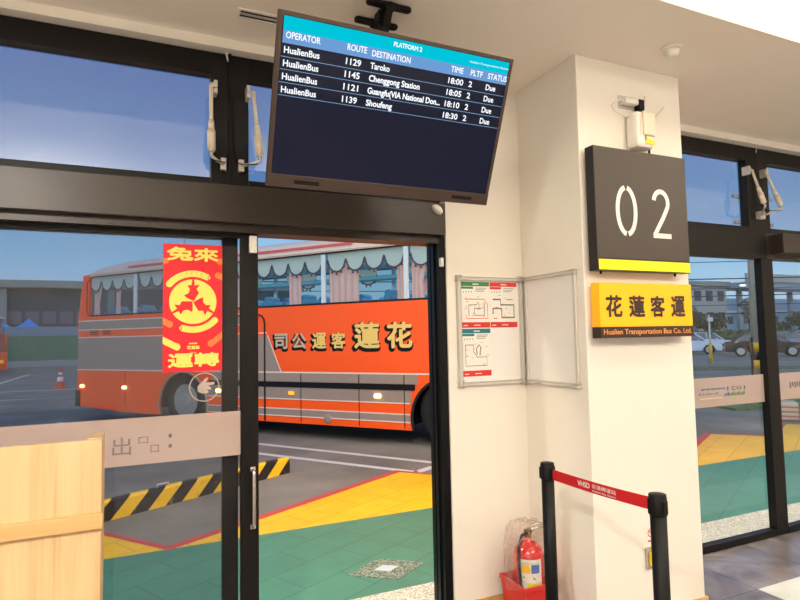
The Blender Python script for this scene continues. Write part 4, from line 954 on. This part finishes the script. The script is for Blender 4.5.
# ------------------------------------------------------------------ left background
HG = pm('hoarding_green', (50,120,92), .5, var=.08, scale=1.5); HB = pm('hoarding_top', (108,140,160), .5)
root = thing('site_hoarding', 'long green site hoarding with a pale blue top along the road', 'hoarding', (-5, 45, GZ))
mb = MB(); 
for k in range(30): mb.box((-16+k*.6, 45+.03*(k % 2), .3), (-15.4+k*.6, 45.06+.03*(k % 2), 2.1))
mb.build('hoarding_panel', HG, root)
mb = MB(); mb.box((-16, 44.98, 2.1), (2, 45.1, 2.75)); mb.build('top_strip', HB, root)
mb = MB(); mb.box((-16, 44.7, -.07), (2, 45.1, .36)); mb.build('concrete_foot', pm('pale_concrete', (150,156,164), .7), root)
TB = pm('tent_blue', (70,150,226), .6)
for i, (x, w_) in enumerate(((-9.75, 1.7), (-7.95, 1.7))):
    root = thing('blue_tent', ['left blue peaked tent showing above the green hoarding', 'right blue peaked tent showing above the green hoarding'][i], 'tent', (x, 48, GZ))
    mb = MB(); n = 4; ap = (x, 48, 3.35+i*.12)
    cs = [(x-w_/2, 48-w_/2, 2.75), (x+w_/2, 48-w_/2, 2.75), (x+w_/2, 48+w_/2, 2.75), (x-w_/2, 48+w_/2, 2.75)]
    for k in range(4):
        m1 = tuple((a+b)/2 for a, b in zip(ap, cs[k])); m2 = tuple((a+b)/2 for a, b in zip(ap, cs[(k+1) % 4])); m1 = (m1[0], m1[1], m1[2]-.1); m2 = (m2[0], m2[1], m2[2]-.1)
        mb.face([ap, m1, m2]); mb.face([m1, cs[k], cs[(k+1) % 4], m2]); mb.face([cs[k], cs[(k+1) % 4], (cs[(k+1) % 4][0], cs[(k+1) % 4][1], 2.5), (cs[k][0], cs[k][1], 2.5)])
    mb.build('canopy', TB, root)
    for c in cs: mb = MB(); mb.cyl((c[0], c[1], GZ-.02), (c[0], c[1], 2.75), .03, seg=8); mb.build('leg', GREYM, root)
SHD = pm('shed_cladding', (40,62,76), .6, var=.2, scale=.4); SHR = pm('shed_parapet', (150,150,140), .6)
root = thing('long_shed', 'long low dark building with a pale flat parapet behind the hoarding', 'building', (-4, 66, GZ))
mb = MB(); mb.box((-22, 60.5, -.07), (16, 75, 6.9)); mb.build('wall', SHD, root)
mb = MB(); mb.box((-22.3, 59.6, 6.85), (16.3, 75.3, 7.5), bev=.05); mb.box((-22.3, 59.5, 6.78), (16.3, 60.5, 6.85)); mb.build('roof', SHR, root)
mb = MB(); [mb.box((-20+k*1.4, 60.4, 3.4), (-18.9+k*1.4, 60.52, 4.6)) for k in range(25)]; mb.build('window_band', pm('dull_lilac', (96,98,112), .5), root)
mb = MB(); mb.box((-22, 60.3, 2.6), (16, 60.5, 3.3)); mb.build('lower_fascia', pm('dark_red_fascia', (84,56,56), .6), root)
for x in (-11.9, -3, 6): mb = MB(); mb.box((x-.3, 59.9, -.07), (x+.3, 60.4, 6.7)); mb.build('column', SHR, root)
# traffic cone
root = thing('traffic_cone', 'orange and white traffic cone on the road left of the coach', 'traffic cone', (-2.74, 21.04, -.07)); c = (-2.74, 21.04, -.07)
CO = pm('cone_orange', (230,70,40), .5); mb = MB(); mb.box((c[0]-.2, c[1]-.2, -.07), (c[0]+.2, c[1]+.2, -.03), bev=.01); mb.build('base', CO, root)
mb = MB(); mb.lathe([(.16, .03), (.135, .15), (.115, .25)], c, 20, m=CO); mb.lathe([(.116, .25), (.085, .42)], c, 20, m=WHITEP); mb.lathe([(.085, .42), (.07, .5)], c, 20, m=CO); mb.lathe([(.07, .5), (.056, .58)], c, 20, m=WHITEP); mb.lathe([(.056, .58), (.03, .74), (.02, .76)], c, 20, m=CO); mb.build('cone_body', None, root)
# street mast seen over the coach
root = thing('lamp_mast', 'thin far mast with two short arms above the coach roof', 'mast', (3.6, 58, -.07))

# ------------------------------------------------------------------ cars
def make_car(name, label, loc, hd, paint, prof, roof, L=4.3, H=1.45, group=None):
    """prof: body side outline, roof: glasshouse outline, both (x,z); the body bulges in plan and tucks in at the top"""
    root = thing(name, label, 'car', loc, group, rz=hd); Wd = .88
    def loft(pl, ys, nm, m, tuck):
        mb = MB(); n = len(pl); rings = []
        for y, k in ys: rings.append([mb.bm.verts.new((x*(1-.03*(1-k)), y*(1-tuck*max(0, z-.8)), z*k+(1-k)*.62 if tuck < .2 else z)) for x, z in pl])
        for A, B in zip(rings, rings[1:]):
            for j in range(n): f = mb.bm.faces.new((A[j], A[(j+1) % n], B[(j+1) % n], B[j])); f.smooth = True
        mb.bm.faces.new(rings[0][::-1]); mb.bm.faces.new(rings[-1]); return mb.build(nm, m, root)
    loft(prof, ((-Wd, .9), (-Wd+.04, 1.), (Wd-.04, 1.), (Wd, .9)), 'body', paint, .05)
    gh = loft(roof, ((-Wd+.05, 1), (-Wd+.08, 1), (Wd-.08, 1), (Wd-.05, 1)), 'cabin_glass', CARGL, .32)
    mb = MB(); zt = max(z for x, z in roof); xs = [x for x, z in roof if z > zt-.06]; y = (Wd-.05)*(1-.32*(zt-.8))
    mb.box((min(xs), -y+.02, zt-.015), (max(xs), y-.02, zt+.02), bev=.03); mb.build('roof_panel', paint, root)
    for s in (-1, 1):
        mb = MB()
        for xa, xb in ((roof[0][0], roof[1][0]), (roof[-1][0], roof[-2][0])):
            mb.tube([(xa, s*(Wd-.045), .9), (xb, s*y, zt-.02)], .03, 6)
        mb.tube([(0.0, s*(Wd-.045), .9), (-.02, s*y, zt-.02)], .02, 6); mb.build('window_pillar', paint, root)
    for x in (-L*.3, L*.305):
        for s in (-1, 1):
            mb = MB(); mb.lathe([(.2, -.1), (.30, -.11), (.33, -.08), (.33, .08), (.3, .11)], (x, s*.80, .33), 28, axis='Y'); wl = mb.build('wheel', RUBBER, root)
            mb = MB(); mb.lathe([(.21, -.0), (.21, .02), (.05, .03)], (x, s*.80-.02+(s*.10), .33), 20, axis='Y')
            for k in range(5): t = k*2*PI/5; mb.box((x-.02, s*.9-.02, .36), (x+.02, s*.9+.02, .54), mat=Matrix.Translation((x, 0, .33))@Matrix.Rotation(t, 4, 'Y')@Matrix.Translation((-x, 0, -.33)))
            mb.build('rim', GREYM, wl)
    for s in (-1, 1):
        mb = MB(); mb.box((L/2-.32, s*.62-.16, .60), (L/2-.03, s*.62+.16, .72), bev=.04); mb.build('headlight', CHROME, root)
        mb = MB(); mb.box((-L/2+.01, s*.62-.16, .72), (-L/2+.2, s*.62+.16, .86), bev=.04); mb.build('tail_lamp', pm('tail_red', (170,20,24), .3), root)
        mb = MB(); mb.box((.62, s*.93-.07, .88), (.76, s*.93+.07, 1.0), bev=.03); mb.build('mirror', paint, root)
    mb = MB(); mb.box((L/2-.05, -.45, .42), (L/2+.01, .45, .58), bev=.02); mb.build('grille', DARKP, root)
    return root
CARGL = pm('car_glass_dark', (28,38,50), .08, coat=.6)
PW, PB, PS = pm('pearl_white_paint', (234,240,246), .25, coat=.6, var=.02), pm('dark_paint', (18,20,24), .2, coat=.3, var=.03), pm('silver_paint', (168,178,190), .25, .4, coat=.5, var=.02)
HB_ = [(-2.1, .3), (-2.15, .6), (-2.08, .88), (-1.2, .95), (.75, .93), (1.7, .82), (2.08, .68), (2.13, .45), (2.08, .26), (1.75, .24), (1.68, .52), (1.5, .66), (1.15, .66), (.96, .5), (.9, .24), (-.88, .24), (-.96, .52), (-1.12, .66), (-1.45, .66), (-1.62, .5), (-1.68, .26)]
HR_ = [(-2.0, .86), (-1.55, 1.34), (-.9, 1.46), (.0, 1.46), (.45, 1.36), (1.15, .9)]
SD_ = HB_; SR_ = [(-1.75, .88), (-1.0, 1.36), (-.5, 1.42), (.1, 1.42), (.5, 1.32), (1.2, .9)]
h = -math.radians(53)
make_car('hatchback', 'white hatchback parked in the first window pane beyond the pillar', (40.3, 28.4, -.07), h, PW, HB_, HR_)
make_car('hatchback', 'white car partly hidden behind the pillar sign, nose just showing', (35.0, 25.8, -.07), h, PW, HB_, HR_)
make_car('estate_car', 'dark car with alloy wheels standing behind the far window mullion', (34.5, 20.0, -.07), h, PB, SD_, SR_)
make_car('estate_car', 'dark car cut off at the right edge of the view', (38.3, 17.4, -.07), h, PB, SD_, SR_)
make_car('saloon', 'silver car parked behind the dark car at the right edge', (41.4, 23.0, -.07), h, PS, SD_, SR_)
make_car('saloon', 'silver car in the back row at the far right edge', (45.5, 23.6, -.07), h, PS, SD_, SR_)

# ------------------------------------------------------------------ right background
GRASS = m_speckle('rough_grass', (104,112,70), (66,80,44), (128,124,88), 14., .9)
mb = MB(); mb.plate([[(19, 18), (17.5, 15.5), (27, 10.3), (34, 7.2), (34, 8.4), (26.5, 12.3)]], (0,0,-.07), (1,0,0), (0,1,0), .06, m=GRASS); tag(mb.build('grass_verge', None), 'strip of rough grass between road and parked cars', 'grass', kind='stuff')
mb = MB(); mb.plate([[(10.8, 5.0), (16, 4.2), (22, 3.6), (22, 5.6), (15, 6.6), (11.5, 7.0)]], (0,0,-.06), (1,0,0), (0,1,0), .08, m=m_speckle('lawn', (96,120,60), (70,96,44), (110,130,76), 30., .9)); tag(mb.build('lawn', None), 'small green lawn beside the paved walk', 'grass', kind='stuff')
mb = MB(); mb.strip([(10.5, 6.6), (12.0, 5.9), (15, 4.95), (22, 3.9)], .18, (0,0,-.02), (1,0,0), (0,1,0), th=0, m=LINE); struct(mb.build('trim_13', None))
CON = pm('pale_concrete_block', (196,186,168), .8); STR = pm('faded_red', (176,104,90), .7)
root = thing('concrete_block', 'low concrete block with faded red bands beside the yellow paving', 'block', (10.45, 3.75, -.05))
B = Matrix.Translation((10.45, 3.9, 0))@Matrix.Rotation(-math.radians(50), 4, 'Z')
mb = MB(); mb.box((-.22, -.2, -.06), (.26, .2, .26), bev=.03, mat=B); mb.build('block_body', CON, root)
mb = MB(); [mb.box((-.222, -.204, z), (.262, -.198, z+.03), mat=B) for z in (.0, .08, .16)]; mb.build('red_band', STR, root)
for i, (x, y) in enumerate(((29.1, 13.1),)):
    root = thing('striped_kerb', 'low red and white painted kerb in front of the parked dark car', 'kerb', (x, y, -.07)); B = Matrix.Translation((x, y, 0))@Matrix.Rotation(h, 4, 'Z')
    for k in range(6): mb = MB(); mb.box((-1+k*1., -.1, -.07), (0+k*1., .1, .12), bev=.02, m=pm('kerb_red', (190,70,50), .7) if k % 2 == 0 else CON, mat=B); mb.build('kerb_block', None, root)

# utility pole with wires, sign posts, street lamp
CONC = pm('pole_concrete', (186,172,150), .8, var=.15, scale=6)
root = thing('utility_pole', 'tall pale concrete utility pole beside the far window mullion', 'pole', (19.35, 10.3, -.07))
mb = MB(); mb.cyl((19.35, 10.3, -.07), (19.50, 10.3, 8.), .17, .12, 20, m=CONC); mb.build('shaft', None, root)
mb = MB(); [mb.cyl((19.35, 10.3, z), (19.35, 10.3, z+.3), .176, .176, 20, m=m) for z, m in ((.2, pm('pole_yellow', (240,180,30), .6)), (.5, DARKP), (.8, pm('pole_yellow', (240,180,30), .6)))]; mb.build('warning_band', None, root)
for k in range(4): mb = MB(); mb.box((19.28, 10.05, 1.4+k*.55), (19.62, 10.2, 1.5+k*.55), bev=.01); mb.build('pole_clamp', CONC, root)
for k in range(2): mb = MB(); mb.box((18.5, 10.15, 5.2+k*.9), (20.5, 10.28, 5.32+k*.9), bev=.01); mb.build('cross_arm', CONC, root)
mb = MB(); mb.tube([(18.95, 10.2, -.05), (19.0, 10.2, .9), (19.0, 10.2, 1.3)], .04, 8); mb.build('stay_rod', DARKP, root)
root = thing('yellow_post', 'slim post with yellow sleeve standing on the grass before the white hatchback', 'post', (25.55, 16.8, -.07))
mb = MB(); mb.cyl((25.55, 16.8, -.07), (25.55, 16.8, 2.35), .045, seg=10, m=GREYM); mb.build('shaft', None, root)
mb = MB(); mb.cyl((25.55, 16.8, -.07), (25.55, 16.8, .95), .08, seg=12, m=pm('sleeve_yellow', (236,180,40), .6)); mb.build('sleeve', None, root)
mb = MB(); mb.box((25.4, 16.72, 2.0), (25.75, 16.8, 2.2), bev=.01, m=WHITEP); mb.build('sign_plate', None, root)
WIRE = pm('wire_black', (40,44,50), .7)
for i, (z0, z1, y) in enumerate(((3.0, 3.3, 10.6), (3.35, 3.5, 10.6), (3.7, 3.9, 10.6), (2.7, 2.9, 10.6), (2.35, 2.6, 10.6), (4.3, 4.6, 10.6))):
    mb = MB(); pts = []
    for k in range(17):
        t = k/16; x = 4+t*34; yv = 17.5-t*14.5; pts.append((x, yv+1.2, z0+(z1-z0)*t-.30*math.sin(PI*t)))
    mb.tube(pts, .014 if i % 2 else .022, 5)
    tag(mb.build('overhead_wire', WIRE), 'thin dark overhead wires crossing behind the utility pole', 'wire', 'overhead wires by the utility pole')
root = thing('street_lamp', 'far street lamp glowing white beside the utility pole', 'street lamp', (40.6, 25.2, -.07))
mb = MB(); mb.tube([(41.6, 25.2, -.07), (41.6, 25.2, 4.6), (41.3, 25.1, 4.9), (40.2, 25., 4.85)], .05, 8); mb.build('pole', GREYM, root)
mb = MB(); mb.box((39.8, 24.9, 4.76), (40.2, 25.1, 4.84), bev=.04); mb.build('lamp_head', emis('lamp_white', (255,240,220), 5.), root)

# buildings
root = thing('beige_block', 'beige flat-roofed building with dark square windows beyond the car park', 'building', (57, 48, -.07)); BE = pm('beige_render', (176,172,164), .7, var=.05); DW = pm('dark_window', (52,62,76), .2)
mb = MB(); mb.box((40, 45, -.07), (65.6, 60, 7.0)); mb.build('wall', BE, root); mb = MB(); mb.box((39.7, 44.6, 6.95), (66, 60.3, 7.5)); mb.build('roof', SHR, root)
for r in range(2):
    for k in range(12): mb = MB(); x = 42+k*2.0; z = 5.1-r*2.6; mb.box((x, 44.92, z), (x+1.1, 45.0, z+1.25)); mb.build('window', DW, root)
root = thing('pale_blue_block', 'long pale blue building far behind the parked cars', 'building', (80, 52, -.07)); PBL = pm('pale_blue_render', (150,182,204), .6, var=.05)
mb = MB(); mb.box((66.5, 50, -.07), (110, 62, 5.9)); mb.build('wall', PBL, root)
mb = MB(); mb.box((66.5, 49.9, 3.9), (110, 49.99, 4.2), m=WHITEP); mb.build('string_course', None, root)
for k in range(12): mb = MB(); x = 69+k*3.2; mb.box((x, 49.92, 2.4), (x+1.3, 50.0, 3.4)); mb.build('window', DW, root)
root = thing('elevated_walkway', 'pale elevated walkway roof crossing above the far right cars', 'walkway', (78, 45, -.07)); WKW = pm('walkway_grey', (160,170,180), .6, var=.05)
mb = MB(); mb.box((66.5, 43, 6.6), (115, 47, 7.4), bev=.05); mb.build('deck', WKW, root); mb = MB(); mb.box((66.5, 42.8, 7.4), (110, 43.1, 8.4)); mb.build('parapet', pm('walkway_beige', (186,180,168), .6), root)
mb = MB(); mb.box((66.5, 42.9, 6.2), (115, 43.2, 6.6)); mb.build('fascia', DW, root)
for x in (68, 78, 88, 98): mb = MB(); mb.cyl((x, 45, -.07), (x, 45, 6.6), .35, seg=12); mb.build('column', WKW, root)

# trees: trunk and a crown of leaf clumps
def m_leaf(name, a, b):
    t = NT(name); p = t.n('ShaderNodeBsdfPrincipled', Roughness=.7); g_ = t.n('ShaderNodeNewGeometry')
    t.l(t.mix(g_.outputs['Random Per Island'], srgb(a), srgb(b)), p.inputs['Base Color']); t.l(p.outputs[0], t.out.inputs[0]); return t.m
LF = m_leaf('dark_leaves', (40,58,42), (84,104,66)); LF2 = m_leaf('pale_leaves', (88,100,92), (128,136,120)); BARK = pm('bark', (74,60,48), .9)
def tree(x, y, H, r, label, m=LF, n=900, cat='tree', name='tree', flat=1., zc=None, group=None):
    root = thing(name, label, cat, (x, y, -.07), group)
    mb = MB(); mb.tube([(x, y, -.07), (x+.1, y, H*.3), (x, y+.1, H*.6)], lambda t: .14*(1-.6*t)*H/4, 8); mb.build('trunk', BARK, root)
    mb = MB(); zc = zc or H*.62; lobes = [(random.uniform(-.5, .5)*r, random.uniform(-.5, .5)*r, random.uniform(-.35, .4)*H*.6) for _ in range(9)]
    for i in range(n):
        lx, ly, lz = random.choice(lobes); th, ph = random.uniform(0, 2*PI), math.acos(random.uniform(-1, 1)); R_ = r*.55*random.uniform(.6, 1)
        q = Vector((x+lx+R_*math.sin(ph)*math.cos(th), y+ly+R_*math.sin(ph)*math.sin(th), max(.1, zc+lz*.6*flat+R_*math.cos(ph)*.7*flat)))
        d = Vector((random.uniform(-1, 1), random.uniform(-1, 1), random.uniform(-.6, 1))).normalized(); e_ = d.orthogonal().normalized()*random.uniform(.10, .22); f_ = d.cross(e_)*.8
        mb.face([q-e_, q-f_*.5, q+e_, q+f_])
    mb.keep = True; mb.build('crown', m, root); return root
tree(48.5, 38., 4.7, 2.1, 'dark bushy tree beside the beige building, nearest the pillar')
tree(52.5, 40., 4.8, 2.0, 'dark bushy tree left of the yellow post top')
tree(57., 40.5, 4.0, 1.7, 'smaller dark tree right of the two bushy ones')
tree(62.4, 40., 6.4, 1.3, 'thin grey-green tree in front of the pale blue building', LF2, 500)
tree(70.5, 39.5, 4.2, 2.0, 'low round tree behind the silver cars at the right edge')
tree(66.5, 39.5, 2.8, 1.5, 'low shrub mass beside the thin grey-green tree')
root = thing('clipped_hedge', 'long clipped hedge behind the parked cars', 'hedge', (55, 34.5, -.07))
mb = MB(); mb.box((42, 34.1, -.07), (76, 35.0, 1.5), m=LF); 
for i in range(2600):
    q = Vector((random.uniform(42, 76), random.uniform(34, 34.1) if random.random() < .6 else random.uniform(34, 35.), random.uniform(0, 1.6)))
    d = Vector((random.uniform(-1, 1), random.uniform(-1, .2), random.uniform(-.6, 1))).normalized(); e_ = d.orthogonal().normalized()*.13; f_ = d.cross(e_)*.8
    mb.face([q-e_, q-f_*.5, q+e_, q+f_], LF)
mb.keep = True; mb.build('foliage', None, root)
# mast beyond the coach
mb = MB(); mb.cyl((3.6, 58, -.07), (3.6, 58, 13.6), .09, .06, 8); mb.build('shaft', GREYM, bpy.data.objects['lamp_mast'])
for s in (-1, 1): mb = MB(); mb.tube([(3.6, 58, 13.2), (3.6+s*.7, 58, 13.35)], .06, 6); mb.build('arm', GREYM, bpy.data.objects['lamp_mast'])
bpy.context.view_layer.update()
